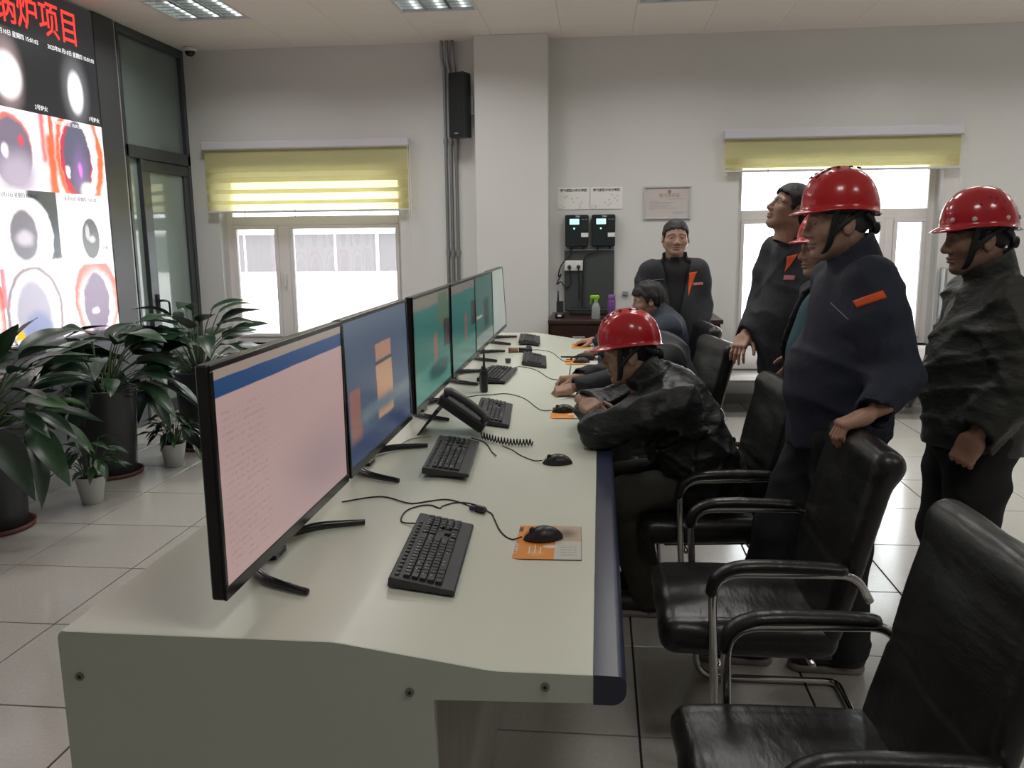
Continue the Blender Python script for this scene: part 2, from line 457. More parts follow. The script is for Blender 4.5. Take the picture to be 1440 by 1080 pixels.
def panel_uv(name, p00, p10, p01, thick, m, parent=None):
    """thin slab with front face p00-p10-p01 (u, v directions), uv on the front; thickness goes backwards"""
    a, u, v = Vector(p00), Vector(p10)-Vector(p00), Vector(p01)-Vector(p00)
    n = u.cross(v).normalized()*thick
    vs = [a, a+u, a+u+v, a+v, a-n, a+u-n, a+u+v-n, a+v-n]
    me = bpy.data.meshes.new(name)
    me.from_pydata([tuple(x) for x in vs], [], [(0,1,2,3), (4,7,6,5), (0,4,5,1), (1,5,6,2), (2,6,7,3), (3,7,4,0)])
    ul = me.uv_layers.new(name='UVMap'); uvs = [(0,0), (1,0), (1,1), (0,1)]*2
    for lp in me.loops: ul.data[lp.index].uv = uvs[lp.vertex_index]
    me.materials.append(m); me.update()
    return link(name, me, parent)

# ------------------------------------------------------------------ video wall on the left wall
VX = XL+.028
vw = thing('video_wall', 'large video wall of furnace camera pictures with red title on the left wall', 'video wall', (XL, 4.2, 0))
vw_l = Vector((XL, 4.2, 0))
def L_(x, y, z): return (x-XL, y-4.2, z)
M_VFRAME = mat('video_wall_frame', (.055, .058, .062), .45)
M_VBASE = mat('video_wall_base', (.12, .125, .14), .4)
MB().rbox(.001, .034, 6.525-4.2, 6.815-4.2, 0.03, ZC-.004, .003).obj('side_frame', M_VFRAME, vw)
MB().rbox(.001, .045, 1.6-4.2, 6.815-4.2, 0.002, .872, .004).obj('base_panel', M_VBASE, vw)
MB().rbox(.001, .052, 1.6-4.2, 6.80-4.2, .80, .868, .006).obj('ledge', M_VFRAME, vw)
Wt, Dk = (1, .95, 1), (.012, .013, .015)
def vcell(i, j): # returns layers for row i (0 top) and column j (0 right)
    if i == 0:
        return img_mat('furnace_dark_%d' % j, (.020, .021, .023), [('ell', .55 if j == 0 else .42, .42, .22, .44, .45, (.30, .22, .22) if j else (.14, .14, .15)), ('ell', .55 if j == 0 else .42, .40, .135 if j == 0 else .21, .28, .25, (1, .96, .97))], 1.45)
    if i == 1 and j == 0:
        return img_mat('furnace_ring_a', Wt, [('rect', -.1, .07, -.1, 1.1, .03, (.85, .16, .07)), ('rect', .93, 1.1, -.1, 1.1, .02, (1, .93, .86)), ('ell', .52, .5, .45, .75, .07, (.80, .17, .07)), ('ell', .50, .5, .35, .62, .08, Wt), ('ell', .44, .45, .29, .55, .05, (.62, .05, .09)), ('ell', .74, .80, .10, .2, .3, (1, .85, .85)),
                                          ('ell', .47, .5, .24, .50, .06, (.13, .13, .19)), ('ell', .5, .3, .12, .3, .8, (.26, .16, .36)), ('ell', .50, .33, .04, .09, .6, (.85, .25, .75)), ('ell', .27, .30, .05, .09, .3, Wt), ('ell', .62, .06, .14, .10, .4, Wt)], 1.3, nz=.12, nsc=6)
    if i == 1:
        return img_mat('furnace_ring_b', Wt, [('rect', .93, 1.1, -.1, .75, .05, (.85, .16, .07)), ('rect', .84, .92, .4, 1.1, .05, (.75, .15, .12)), ('ell', .36, .52, .33, .42, .06, (.72, .20, .18)), ('ell', .38, .46, .30, .42, .06, (.22, .18, .24)), ('ell', .42, .2, .3, .25, .6, (.5, .42, .52)), ('ell', .52, .62, .05, .08, .5, (.7, .1, .15)), ('ell', .27, .48, .05, .09, .4, Wt)], 1.3, nz=.08, nsc=5)
    if i == 2 and j == 0:
        return img_mat('porthole_a', (.72, .66, .74), [('ell', .5, .42, .46, .75, .35, Wt), ('ell', .60, .33, .21, .34, .08, (.85, .78, .88)), ('ell', .58, .37, .165, .29, .05, (.11, .11, .105)), ('ell', .52, .46, .04, .11, .3, (.55, .5, .56)), ('ell', .60, .36, .06, .05, .4, (.6, .55, .6))], 1.3, nz=.02)
    if i == 2:
        return img_mat('porthole_b', Wt, [('rect', .70, 1.1, .10, .62, .03, (.055, .062, .075)), ('rect', .52, 1.1, .55, 1.1, .04, (.055, .062, .075)), ('ell', .55, .40, .34, .5, .06, Wt), ('ell', .42, .42, .21, .33, .10, (.22, .20, .23)), ('ell', .42, .38, .13, .10, .5, (.62, .55, .62))], 1.3, nz=.05)
    if j == 0:
        return img_mat('furnace_oval_a', Wt, [('ell', .60, .48, .44, .62, .05, (.80, .16, .12)), ('ell', .60, .40, .35, .50, .22, (1, .88, .88)), ('ell', .58, .42, .25, .46, .07, (.24, .17, .26)), ('ell', .55, .30, .06, .05, .4, Wt)], 1.3, nz=.12, nsc=5)
    return img_mat('furnace_oval_b', Wt, [('ell', .48, .36, .45, .66, .03, (.34, .27, .29)), ('ell', .48, .36, .405, .61, .05, Wt), ('ell', .45, .32, .28, .52, .15, (.48, .44, .53)), ('ell', .50, .12, .24, .28, .3, (.27, .30, .48)), ('rect', -.1, .06, .5, 1.1, .03, (.75, .25, .3))], 1.3, nz=.07, nsc=6)
RZ = [(2.46, 2.985), (1.925, 2.46), (1.40, 1.925), (.882, 1.40)]
CW = .661
_vm = {}
for j in range(7):
    ya, yb = 6.522-(j+1)*CW, 6.522-j*CW
    for i, (z0, z1) in enumerate(RZ):
        key = (i, 0 if j == 0 else (1 if j % 2 else 0))
        if key not in _vm: _vm[key] = vcell(*key)
        panel_uv('screen', L_(VX, ya, z0), L_(VX, yb, z0), L_(VX, ya, z1), .02, _vm[key], vw)
panel_uv('header_screen', L_(VX, 6.522-7*CW, 2.985), L_(VX, 6.522, 2.985), L_(VX, 6.522-7*CW, 3.315), .02, mat('led_black', (.012, .012, .013), .4, emit=(.02, .02, .022), estr=1), vw)
M_REDLED = mat('red_led', (.1, 0, 0), .5, emit=(1, .045, .035), estr=1.6)
M_WLED = mat('white_led', (.1, .1, .1), .5, emit=(1, 1, 1), estr=1.2)
M_BLED = mat('dark_print', (.05, .05, .06), .5)
rl = (R(90), 0, R(90))
me = text_mesh('锅炉项目', .262, M_REDLED, 'title_lettering', bold=.0015)
o = link('title_lettering', me, vw, L_(VX+.002, 5.87, 3.115), rl); o.scale = (.88, 1, 1)
for (y, z, s, sz, mm) in [(6.22, 2.945, '2023年01月10日 星期四 15:01:02', .040, M_WLED), (5.56, 2.945, '2023年01月10日 星期四 15:01:02', .040, M_WLED), (6.43, 2.50, '1号炉火', .04, M_WLED), (5.80, 2.50, '2号炉火', .04, M_WLED),
                      (6.10, 2.425, '2023年01月 15:01:02', .036, M_WLED), (6.16, 1.885, '01月10日 星期四 15:01:02', .036, M_BLED), (5.46, 1.885, '01月10日 星期四 15:01:02', .036, M_BLED), (6.42, 1.52, '3号炉', .03, M_BLED), (5.72, 1.98, '4号炉', .036, M_WLED)]:
    o = link('caption_lettering', text_mesh(s, sz, mm, 'caption_lettering'), vw, L_(VX+.002, y, z), rl)
def tri(y, z, s):
    t = MB().prism([(y-s, z), (y+s, z), (y, z+1.75*s)], .0275, .030, 'x'); t.v = [(a, b-4.2, c) for a, b, c in t.v]
    t = t.obj('warning_triangle', mat('warning_yellow', (.8, .5, .02), .5, emit=(.9, .55, .03), estr=.8), vw)
tri(5.33, .915, .055); tri(5.20, 2.0, .05)

# ------------------------------------------------------------------ console desk
DY1, DY2 = 1.496, 6.85
def deskz(x):
    if x <= -.514: return .797
    if x >= -.205: return .750
    return .797+(x+.514)/.309*(-.047)
desk = thing('console_desk', 'long white control room console desk with a navy rounded front edge', 'desk', (-.55, DY1, 0))
dx, dy = -.55, DY1
def prof_end():
    p = [(-1.095, .0), (-.318, .0), (-.318, .684), (-.007, .692), (-.007, .750)]
    p += [(-.190, .750), (-.205, .7512), (-.225, .7535)]
    p += [(-.49, .7935), (-.505, .7955), (-.52, .797), (-1.08, .797), (-1.088, .794), (-1.095, .785)]
    return [(a-dx, b) for a, b in p]
for ya, yb in ((0, .028), (DY2-DY1-.028, DY2-DY1)):
    autosmooth(MB().prism(prof_end(), ya, yb).obj('end_panel', M_DESKSIDE, desk), 30)
pt = [(-1.095, .767), (-.514, .767), (-.205, .720), (-.007, .720), (-.007, .7502), (-.190, .7502), (-.205, .7512), (-.225, .7537), (-.49, .7937), (-.505, .7957), (-.52, .7972), (-1.088, .7972), (-1.095, .790)]
autosmooth(MB().prism([(a-dx, b) for a, b in pt], .004, DY2-DY1-.004).obj('worktop', M_DESK, desk), 30)
M_CABF = mat('cabinet_front_laminate', (.46, .44, .38), .35, noise=.15, nscale=5, stretch=(1, 4, 1))
for k in range(6):
    a = .028+k*(DY2-DY1-.056)/6; b = a+(DY2-DY1-.056)/6-.003
    MB().rbox(-.335-dx, -.318-dx, a, b, .01, .70, .002).obj('front_panel', M_CABF, desk)
    MB().rbox(-1.093-dx, -1.075-dx, a, b, .01, .765, .002).obj('back_panel', M_DESKSIDE, desk)
nv = [(-.006, .690), (.028, .690)]+[(.028+.029*math.sin(a), .719-.029*math.cos(a)) for a in [R(x) for x in range(10, 91, 16)]]+[(.057, .733)]+[(.040+.017*math.cos(a), .734+.0165*math.sin(a)) for a in [R(x) for x in (20, 45, 70, 90)]]+[(-.006, .7515)]
autosmooth(MB().prism([(a-dx, b) for a, b in nv], -.001, DY2-DY1+.001).obj('front_edge', M_NAVY, desk), 40)
for sx, sz in ((-1.055, .70), (-.366, .698), (-.099, .722)):
    s = MB().cyl((sx-dx, -.003, sz), (sx-dx, .002, sz), .009, n=14).obj('screw', M_SCREW, desk)
    MB().cyl((sx-dx, -.0035, sz), (sx-dx, -.0028, sz), .004, n=6).obj('screw_socket', M_BLACKPL, s)

# ------------------------------------------------------------------ monitors
MW, MH = .838, .478
scr_mats = [
 img_mat('screen_table', (.50, .335, .32), [('rect', -.1, 1.1, .955, 1.1, .004, (.34, .26, .21)), ('rect', -.1, 1.1, .872, .955, .004, (.008, .055, .17)), ('lines', .03, .30, .05, .80, 30, .5, (.33, .22, .22)), ('lines', .30, .97, .05, .80, 30, .22, (.36, .25, .25)), ('ell', .75, .22, .3, .22, .9, (.40, .27, .28))], .74, rough=.3, nz=.01),
 img_mat('screen_blue', (.062, .092, .145), [('rect', .42, .68, .18, .64, .012, (.46, .27, .165)), ('rect', .42, .68, .64, .76, .006, (.40, .21, .14)), ('rect', .40, .70, .60, .63, .008, (.05, .06, .08)), ('rect', .03, .17, .05, .52, .012, (.26, .115, .10)), ('rect', .17, 1.1, .24, .34, .04, (.13, .17, .20)), ('rect', -.1, 1.1, -.1, .16, .05, (.03, .05, .115))], .8, nz=.03),
 img_mat('screen_teal_a', (.010, .125, .105), [('rect', -.1, 1.1, .88, 1.1, .03, (.17, .15, .12)), ('rect', .5, .60, .05, .58, .02, (.22, .09, .07)), ('rect', .65, .95, .62, .98, .06, (.06, .11, .06)), ('rect', -.1, 1.1, -.1, .30, .05, (.06, .21, .17)), ('ell', .65, .2, .3, .1, .3, (.01, .07, .07)), ('rect', .80, 1.1, .38, .68, .008, (.022, .020, .026))], .8, nz=.05),  # lighter band along the bottom is a reflection painted into the picture
 img_mat('screen_teal_b', (.008, .115, .10), [('rect', -.1, 1.1, .90, 1.1, .03, (.15, .13, .11)), ('rect', .5, .62, .05, .6, .03, (.17, .08, .08)), ('rect', -.1, 1.1, -.1, .28, .05, (.07, .19, .16)), ('rect', .80, 1.1, .40, .72, .008, (.02, .018, .025))], .8, nz=.05),  # bottom band again paints in a grey-green reflection
 img_mat('screen_teal_c', (.035, .105, .09), [('rect', -.1, 1.1, -.1, .18, .03, (.20, .25, .22)), ('rect', .45, .75, .25, .65, .06, (.01, .04, .035)), ('rect', .05, .35, .42, .46, .01, (.3, .35, .3))], .8, nz=.04),
 img_mat('screen_pale', (.33, .37, .33), [('rect', .1, .5, .2, .8, .15, (.36, .40, .36))], .8),
]
M_STAND = mat('stand_gloss', (.016, .018, .02), .18)
mon_specs = [(1.935, .0), (2.80, 1.2), (3.715, .4), (4.59, .4), (5.435, .8), (6.27, 3.5)]
mon_labels = ['nearest monitor, showing a pink table page with a dark blue bar', 'second monitor from the front, slate blue screen with orange blocks', 'third monitor from the front, teal screen directly behind the desk phone',
              'fourth monitor from the front, teal screen beside the upright walkie-talkie', 'fifth monitor from the front, dark teal screen with a pale lower strip', 'farthest monitor at the end of the desk, pale grey screen']
def make_monitor(i, yc, tilt):
    t = thing('monitor', mon_labels[i], 'monitor', (-.74, yc, .7975), 0, 'monitors in a row along the console desk')
    zb = .068                                    # lower edge above the desk
    Mt = Matrix.Translation((0, 0, zb)) @ Matrix.Rotation(-R(tilt), 4, 'Y')
    c = MB().rbox(-.030, -.002, -MW/2, MW/2, 0, MH, .004)
    c.rbox(-.052, -.028, -MW/2+.10, MW/2-.10, .06, MH-.10, .015)
    c.xform(Mt); co = c.obj('casing', M_BLACKPL, t)
    b = MB()
    b.rbox(-.004, .003, -MW/2, MW/2, 0, .026, .0015).rbox(-.004, .003, -MW/2, MW/2, MH-.012, MH, .0015)
    b.rbox(-.004, .003, -MW/2, -MW/2+.012, .026, MH-.012, .0015).rbox(-.004, .003, MW/2-.012, MW/2, .026, MH-.012, .0015)
    b.xform(Mt).obj('bezel', M_BLACKGL, t)
    s = panel_uv('screen', (0, -MW/2+.012, .026), (0, MW/2-.012, .026), (0, -MW/2+.012, MH-.012), .003, scr_mats[i], t)
    s.data.transform(Mt)
    n = MB().tube(catmull([(-.115, 0, .004), (-.115, 0, .10), (-.085, 0, .22), (-.045, 0, .27)], 5), .022, 10, flat=(.7, 1.45)).obj('neck', M_STAND, t, True)
    MB().prism([(-.14, -.06), (-.05, -.035), (-.05, .035), (-.14, .06)], 0, .012, 'z').obj('stand_base', M_STAND, t)
    for sgn in (-1, 1):
        p = catmull([(-.115, sgn*.015, .020), (-.075, sgn*.11, .021), (-.02, sgn*.175, .019), (.045, sgn*.21, .016), (.100, sgn*.232, .0095)], 5)
        r = [.017-.0085*k/(len(p)-1) for k in range(len(p))]
        for q, rr in zip(p, r): q.z = rr*.95+.001
        MB().tube(p, r, 10, flat=(.95, .85)).obj('foot_arm', M_STAND, t, True)
    return t
for i, (yc, tl) in enumerate(mon_specs): make_monitor(i, yc, tl)

# ------------------------------------------------------------------ keyboards
KL, KW = .452, .155
def kb_meshes():
    base = MB().prism([(-KW/2, 0), (KW/2, 0), (KW/2, .009), (KW/2-.004, .012), (-KW/2+.004, .022), (-KW/2, .019)], -KL/2, KL/2)
    keys = MB(); p = .0187
    def key(y, x, ly, lx, h=.0065):
        zt = .012+(KW/2-x)/KW*.0105
        w, l = lx/2, ly/2
        v = [(x-w, y-l, zt-.001), (x+w, y-l, zt-.001), (x+w, y+l, zt-.001), (x-w, y+l, zt-.001)]
        w2, l2 = w-.0016, l-.0016
        v += [(x-w2, y-l2, zt+h), (x+w2, y-l2, zt+h), (x+w2, y+l2, zt+h), (x-w2, y+l2, zt+h)]
        keys.add(v, [(4,5,6,7), (0,1,5,4), (1,2,6,5), (2,3,7,6), (3,0,4,7)])
    y0 = -KL/2+.016
    xs = [.036-(5-1-r)*p for r in range(5)]        # five main rows, row 4 = space row nearest the user
    for r in range(5):
        x = xs[r]
        if r == 4:
            yy = y0
            for w in (1.25, 1.25, 1.25): key(yy+w*p/2, x, w*p-.002, p-.002); yy += w*p
            key(yy+6.25*p/2, x, 6.25*p-.002, p-.002); yy += 6.25*p
            for w in (1.25,)*4: key(yy+w*p/2, x, w*p-.002, p-.002); yy += w*p
        else:
            off = (0, 1.5, 1.75, 2.25)[r]; n = (13, 12, 11, 10)[r]
            if off: key(y0+off*p/2, x, off*p-.002, p-.002)
            for k in range(n): key(y0+(off+k+.5)*p, x, p-.002, p-.002)
            rest = 15-off-n; key(y0+(off+n+rest/2)*p, x, rest*p-.002, p-.002)
        for k in range(3):
            if r in (0, 1) or (r == 3 and k == 1) or r == 4: key(y0+(15.35+k+.5)*p, x, p-.002, p-.002)
        for k in range(4): key(y0+(18.7+k+.5)*p, x, p-.002, p-.002)
    for k in range(16): key(y0+(k*1.28+.5)*p*.98, xs[0]-.023, p-.004, .011, .003)   # function row
    return base.mesh('keyboard_body', M_DGREYPL), keys.mesh('keys', M_KEY)
kb_b, kb_k = kb_meshes()
M_LEGEND = mat('key_legend', (.55, .55, .55), .6)
lg = MB()
rng = random.Random(4)
for k in range(70):
    yy = -KL/2+.024+rng.random()*(KL-.05); xx = -.055+rng.random()*.10
    # legends are snapped to key centres
    r_ = max(0, min(4, round((xx-(.036-4*.0187))/.0187))); xx = .036-(4-r_)*.0187-.003; yy = -KL/2+.016+(round((yy+KL/2-.016)/.0187)+.5)*.0187
    zt = .012+(KW/2-xx)/KW*.0105+.0067
    lg.box(xx-.0022, xx+.0022, yy-.0016, yy+.0016, zt-.0004, zt)
lg = lg.mesh('key_legends', M_LEGEND)
SL = math.atan(.047/.309)
kb_specs = [(-.412, 2.00, -3, 'black keyboard nearest the camera, beside the orange mouse pad', SL),
            (-.515, 2.86, -3.5, 'black keyboard in front of the second monitor, touching the desk phone', SL*.55),
            (-.468, 3.67, -4, 'black keyboard in front of the third monitor, behind the coiled cord', SL),
            (-.565, 4.64, 3, 'black keyboard right behind the upright walkie-talkie', SL*.3),
            (-.415, 5.35, -4, 'black keyboard in front of the fifth monitor, near the writing man', SL),
            (-.520, 6.26, -4, 'black keyboard at the far end of the desk', SL*.5)]
for x, y, a, lab, tl in kb_specs:
    t = thing('keyboard', lab, 'keyboard', (x, y, deskz(x)+.0095 if tl < SL else deskz(x)+.004), 0, 'black keyboards on the console desk', rot=(0, tl, R(-a)))
    link('keyboard_body', kb_b, t); k = link('keys', kb_k, t); k['kind'] = 'stuff'; q = link('key_legends', lg, t); q['kind'] = 'stuff'

# ------------------------------------------------------------------ mice and mouse pads
def mouse_meshes():
    body = MB()
    def f(u, v):
        a = u*2*PI; s = math.sin(v*PI/2); c = math.cos(v*PI/2)**.75
        x = .056*c*math.cos(a); y = (.031-.004*math.cos(a))*c*math.sin(a)*(1-.12*math.cos(2*a))
        z = .036*s*(1-.28*(x/.056-.15)**2 - .18*(x/.056 < -.2)*(abs(x/.056+.2)))
        return (x, y, max(0, z)+.001)
    body.grid(f, 28, 10); n = 11
    body.f.append(tuple(i*n for i in range(28))[::-1])
    wheel = MB().cyl((-.030, -.004, .026), (-.030, .004, .026), .009, n=14)
    seam = MB().tube([(-.054, 0, .012), (-.045, 0, .0228), (-.03, 0, .0305), (-.012, 0, .0352)], .0006, 5)
    return body.mesh('mouse_body', M_BLACKPL, True), wheel.mesh('scroll_wheel', M_RUBBER, True), seam.mesh('button_seam', M_RUBBER)
mo_b, mo_w, mo_s = mouse_meshes()
def mouse(x, y, rz, lab, z=None):
    t = thing('mouse', lab, 'mouse', (x, y, (z if z is not None else deskz(x))), R(rz), 'black computer mice on the console desk')
    link('mouse_body', mo_b, t); link('scroll_wheel', mo_w, t); link('button_seam', mo_s, t); return t
M_PADRUB = mat('pad_rubber', (.03, .03, .03), .7)
pad_print = img_mat('pad_print', (.85, .30, .035), [('rect', .66, 1.1, .52, 1.1, .006, (.55, .43, .32)), ('noise', 14, .5, .62, .0, (.3, .2, .15)), ('rect', .66, 1.1, -.1, .52, .006, (.62, .62, .55)), ('rect', .06, .22, .80, .95, .008, (.06, .06, .05)), ('ell', .60, .36, .09, .05, .4, (.85, .75, .62)), ('ell', .42, .16, .10, .07, .5, (.80, .42, .15)), ('lines', .74, .94, .08, .40, 14, .8, (.15, .15, .14)), ('ell', .80, .76, .12, .12, .9, (.25, .17, .12))], None, rough=.6, nz=.01)
def pad(x, y, rz, lab, w=.212, l=.255):
    t = thing('mouse_pad', lab, 'mouse pad', (x, y, deskz(x)+.0004), R(rz), 'orange mouse pads on the console desk')
    MB().rbox(-w/2, w/2, -l/2, l/2, 0, .0025, .001).obj('pad_base', M_PADRUB, t)
    panel_uv('pad_print', (-w/2+.001, -l/2+.001, .0030), (w/2-.001, -l/2+.001, .0030), (-w/2+.001, l/2-.001, .0030), .0006, pad_print, t)
    return t
p1 = pad(-.150, 2.195, 1.5, 'orange printed mouse pad nearest the camera, with a photo corner')
o = link('pad_lettering', text_mesh('Father', .034, M_PAPER, 'pad_lettering'), p1, (-.075, -.05, .0034), (0, 0, R(90)))
for k, (a, b) in enumerate(((-.035, .03), (-.02, .045), (-.005, .03))):
    MB().box(a, a+.003, -.09, -.09+b+.02, .0030, .0034).obj('print_line', M_PAPER, p1)
mouse(-.150, 2.215, 12, 'black mouse on the nearest orange mouse pad', deskz(-.15)+.0037)
mouse(-.150, 3.01, 2, 'black mouse lying on bare desk right of the desk phone')
pad(-.150, 3.905, 2, 'orange mouse pad beside the crossed arms of the seated helmet man'); mouse(-.165, 3.92, 5, 'black mouse on the pad beside the crossed arms of the helmet man', deskz(-.15)+.0037)
pad(-.170, 4.83, 3, 'orange mouse pad half hidden behind the writing hands')
pad(-.125, 5.55, 2, 'orange mouse pad under the lying walkie-talkie'); mouse(-.115, 5.50, 4, 'black mouse beside the lying walkie-talkie', deskz(-.15)+.0037)
pad(-.100, 6.36, 2, 'farthest orange mouse pad, under the hand of the farthest seated man'); mouse(-.125, 6.37, 6, 'black mouse held by the farthest seated man', deskz(-.15)+.0037)

# ------------------------------------------------------------------ cables, adapter
def cable(name, pts, lab, r=.0022, m=None, k=7, lift=True, grp='black cables across the console desk'):
    P = []
    for p in pts:
        z = p[2] if len(p) > 2 else deskz(p[0])+r+.0003
        P.append((p[0], p[1], z))
    P = catmull(P, k)
    if lift:
        for q in P: q.z = max(q.z, deskz(q.x)+r+.0003)
    o0 = Vector(P[0]); 
    c = MB().tube([q-o0 for q in P], r, 7).obj(name, m or M_RUBBER, None, True, loc=o0)
    return tag(c, lab, 'cable', grp)
cable('monitor_cable', [(-.765, 2.36), (-.66, 2.42), (-.55, 2.36), (-.46, 2.43), (-.39, 2.41), (-.365, 2.375, deskz(-.365)+.006)], 'black cable running from under the first monitor to the small adapter')
cable('keyboard_cable', [(-.49, 2.17, deskz(-.49)+.012), (-.545, 2.20), (-.55, 2.30), (-.50, 2.355), (-.465, 2.345), (-.458, 2.37), (-.43, 2.415), (-.39, 2.43), (-.345, 2.41), (-.335, 2.36, deskz(-.335)+.008)], 'black keyboard cable looping behind the nearest keyboard')
cable('mouse_cable', [(-.207, 2.200, .764), (-.245, 2.20, .7545), (-.275, 2.25), (-.30, 2.33), (-.315, 2.375), (-.335, 2.385, deskz(-.33)+.006)], 'black mouse cable between the nearest mouse and the small adapter')
ad = thing('cable_adapter', 'small black oval cable adapter above the nearest keyboard', 'adapter', (-.35, 2.372, deskz(-.35)), 0, None, rot=(0, SL, R(-14)))
MB().rbox(-.020, .022, -.014, .014, .001, .020, .008).obj('adapter_body', M_BLACKPL, ad); MB().rbox(-.032, -.019, -.008, .008, .003, .015, .002).obj('adapter_plug', mat('blue_plug', (.03, .03, .12), .4), ad)
cable('mouse_cable', [(-.206, 3.008, .762), (-.24, 3.02), (-.29, 3.06), (-.33, 3.12), (-.37, 3.15)], 'black mouse cable running to the coiled phone cord')
cable('mouse_cable', [(-.222, 3.915, .762), (-.28, 3.92), (-.37, 4.12), (-.46, 4.17), (-.53, 4.10), (-.60, 4.08), (-.66, 4.0), (-.62, 3.93)], 'black mouse cable curling behind the third keyboard')
cable('mouse_cable', [(-.20, 4.80, .757), (-.28, 4.80), (-.38, 5.02), (-.48, 5.05), (-.53, 4.92), (-.60, 5.05), (-.66, 5.0), (-.68, 4.85)], 'black mouse cable behind the keyboard of the writing man')
cable('mouse_cable', [(-.172, 5.496, .762), (-.24, 5.55), (-.33, 5.85), (-.42, 5.88), (-.48, 5.80)], 'black mouse cable running to the fifth keyboard')
cable('phone_cable', [(-.66, 3.20, .80), (-.73, 3.16), (-.76, 3.05), (-.82, 2.98), (-.90, 2.95)], 'pale thin cable running from the desk phone under the second monitor', .002, mat('beige_cable', (.35, .33, .27), .5))
cable('usb_cable', [(-.50, 3.20), (-.44, 3.16), (-.40, 3.05), (-.375, 2.99, deskz(-.375)+.006)], 'short black cable with a plug lying beside the second keyboard')

# ------------------------------------------------------------------ desk phone
ph = thing('desk_phone', 'black desk phone propped up on its stand between the second and third keyboards', 'telephone', (-.60, 3.30, .7975))
tilt = R(35)
Mp = Matrix.Translation((.135, 0, .014)) @ Matrix.Rotation(tilt, 4, 'Y') @ Matrix.Translation((-.215, 0, 0))
MB().rbox(0, .215, -.10, .10, 0, .042, .008).xform(Mp).obj('phone_body', M_BLACKPL, ph)
hs_ = MB().tube(catmull([(.008, -.072, .052), (.03, -.072, .066), (.105, -.072, .072), (.18, -.072, .066), (.205, -.072, .052)], 5), [.026]*4+[.021]*13+[.026]*4, 10, flat=(.75, 1.05)).xform(Mp).obj('handset', M_DGREYPL, ph, True)
MB().rbox(.02, .085, -.03, .09, .042, .0445, .001).xform(Mp).obj('phone_display', mat('lcd_grey', (.12, .15, .13), .2), ph)
kp = MB()
for r in range(5):
    for c in range(4):
        kp.rbox(.100+r*.021, .114+r*.021, -.028+c*.029, -.006+c*.029, .042, .047, .0015)
kp = kp.xform(Mp).obj('phone_keys', mat('phone_key', (.07, .07, .075), .4), ph); kp['kind'] = 'stuff'
st = MB().prism([(-.125, 0), (-.118, 0), (-.03, .098), (-.045, .106)], -.075, .075).obj('phone_stand', M_BLACKPL, ph)
coil = []
n_ = 150
for k in range(n_):
    t_ = k/(n_-1); a = t_*2*PI*17
    x = .135+.205*t_; y = -.075-.05*math.sin(t_*3)*1.0+.02*t_
    coil.append((x, y+.0115*math.cos(a), deskz(-.60+x)-.7975+.0155+.0115*math.sin(a)))
MB().tube(coil, .0028, 6).obj('coiled_cord', M_RUBBER, ph, True)

# ------------------------------------------------------------------ walkie-talkies and small things
def walkie(name_lab, loc, rot, cat='walkie-talkie'):
    t = thing('walkie_talkie', name_lab, cat, loc, 0, 'black walkie-talkies', rot=rot)
    MB().rbox(-.017, .017, -.027, .027, 0, .118, .006).obj('radio_body', M_BLACKPL, t)
    MB().cyl((0, -.016, .116), (0, -.016, .135), .009, .0075, 12).cyl((0, -.016, .133), (0, -.016, .225), .0068, .0045, 10).obj('antenna', M_RUBBER, t, True)
    MB().cyl((0, .014, .116), (0, .014, .130), .008, .0075, 12).obj('knob', M_RUBBER, t)
    MB().rbox(.017, .019, -.018, .018, .05, .10, .0008).obj('speaker_grille', M_DGREYPL, t)
    return t
walkie('black walkie-talkie standing upright on desk with its aerial up', (-.585, 4.19, deskz(-.585)), (0, 0, R(20)))
walkie('black walkie-talkie lying on its back across an orange mouse pad', (-.030, 5.62, .7545+.0195), (0, R(-90), R(-4)))
tr = thing('torch', 'short black torch with a tan banded end lying by far monitors', 'torch', (-.54, 5.66, deskz(-.54)+.0175), 0, None)
MB().cyl((-.005, 0, 0), (.085, .01, 0), .017, n=14).obj('torch_body', M_BLACKPL, tr, True)
MB().cyl((-.075, -.008, 0), (-.008, 0, 0), .0172, n=14).obj('torch_head', mat('tan_band', (.32, .17, .10), .4, noise=.5, nscale=40), tr, True)
for x, y, lab in ((-.565, 5.17, 'small dark grey cap on desk behind the upright walkie-talkie'), (-.49, 5.83, 'small dark grey cap on desk behind the lying torch')):
    c = MB().lathe([(.012, 0), (.016, .003), (.019, .026), (.017, .030), (.010, .030)], 16).obj('cap', mat('dark_cap', (.06, .06, .06), .4), None, True, loc=(x, y, deskz(x))); tag(c, lab, 'cap', 'small dark caps on the desk')
# ------------------------------------------------------------------ implicit-surface toolkit (soft shapes: cushions, bodies, clothes)
f32 = np.float32
def smin(a, b, k):
    if k <= 0: return np.minimum(a, b)
    h = np.maximum(k-np.abs(a-b), 0)/k
    return np.minimum(a, b)-h*h*k*.25
def smax(a, b, k): return -smin(-a, -b, k)
def s_cap(P, a, b, r1, r2=None, sc=None):
    """tapered capsule; sc scales the axes (flattening)"""
    r2 = r1 if r2 is None else r2
    a = np.array(a, f32); b = np.array(b, f32); Q = P-a; ba = b-a
    if sc is not None: s = np.array(sc, f32); Q = Q/s; ba = ba/s
    t = np.clip((Q@ba)/max(float(ba@ba), 1e-9), 0, 1)
    d = np.sqrt(((Q-t[:, None]*ba)**2).sum(1))-(r1+t*(r2-r1))
    return d*(min(sc) if sc is not None else 1)
def s_ell(P, c, r, Rm=None):
    Q = P-np.array(c, f32)
    if Rm is not None: Q = Q@np.array(Rm, f32)
    r = np.array(r, f32); k0 = np.sqrt(((Q/r)**2).sum(1)); k1 = np.sqrt(((Q/(r*r))**2).sum(1))+1e-6
    return k0*(k0-1)/k1
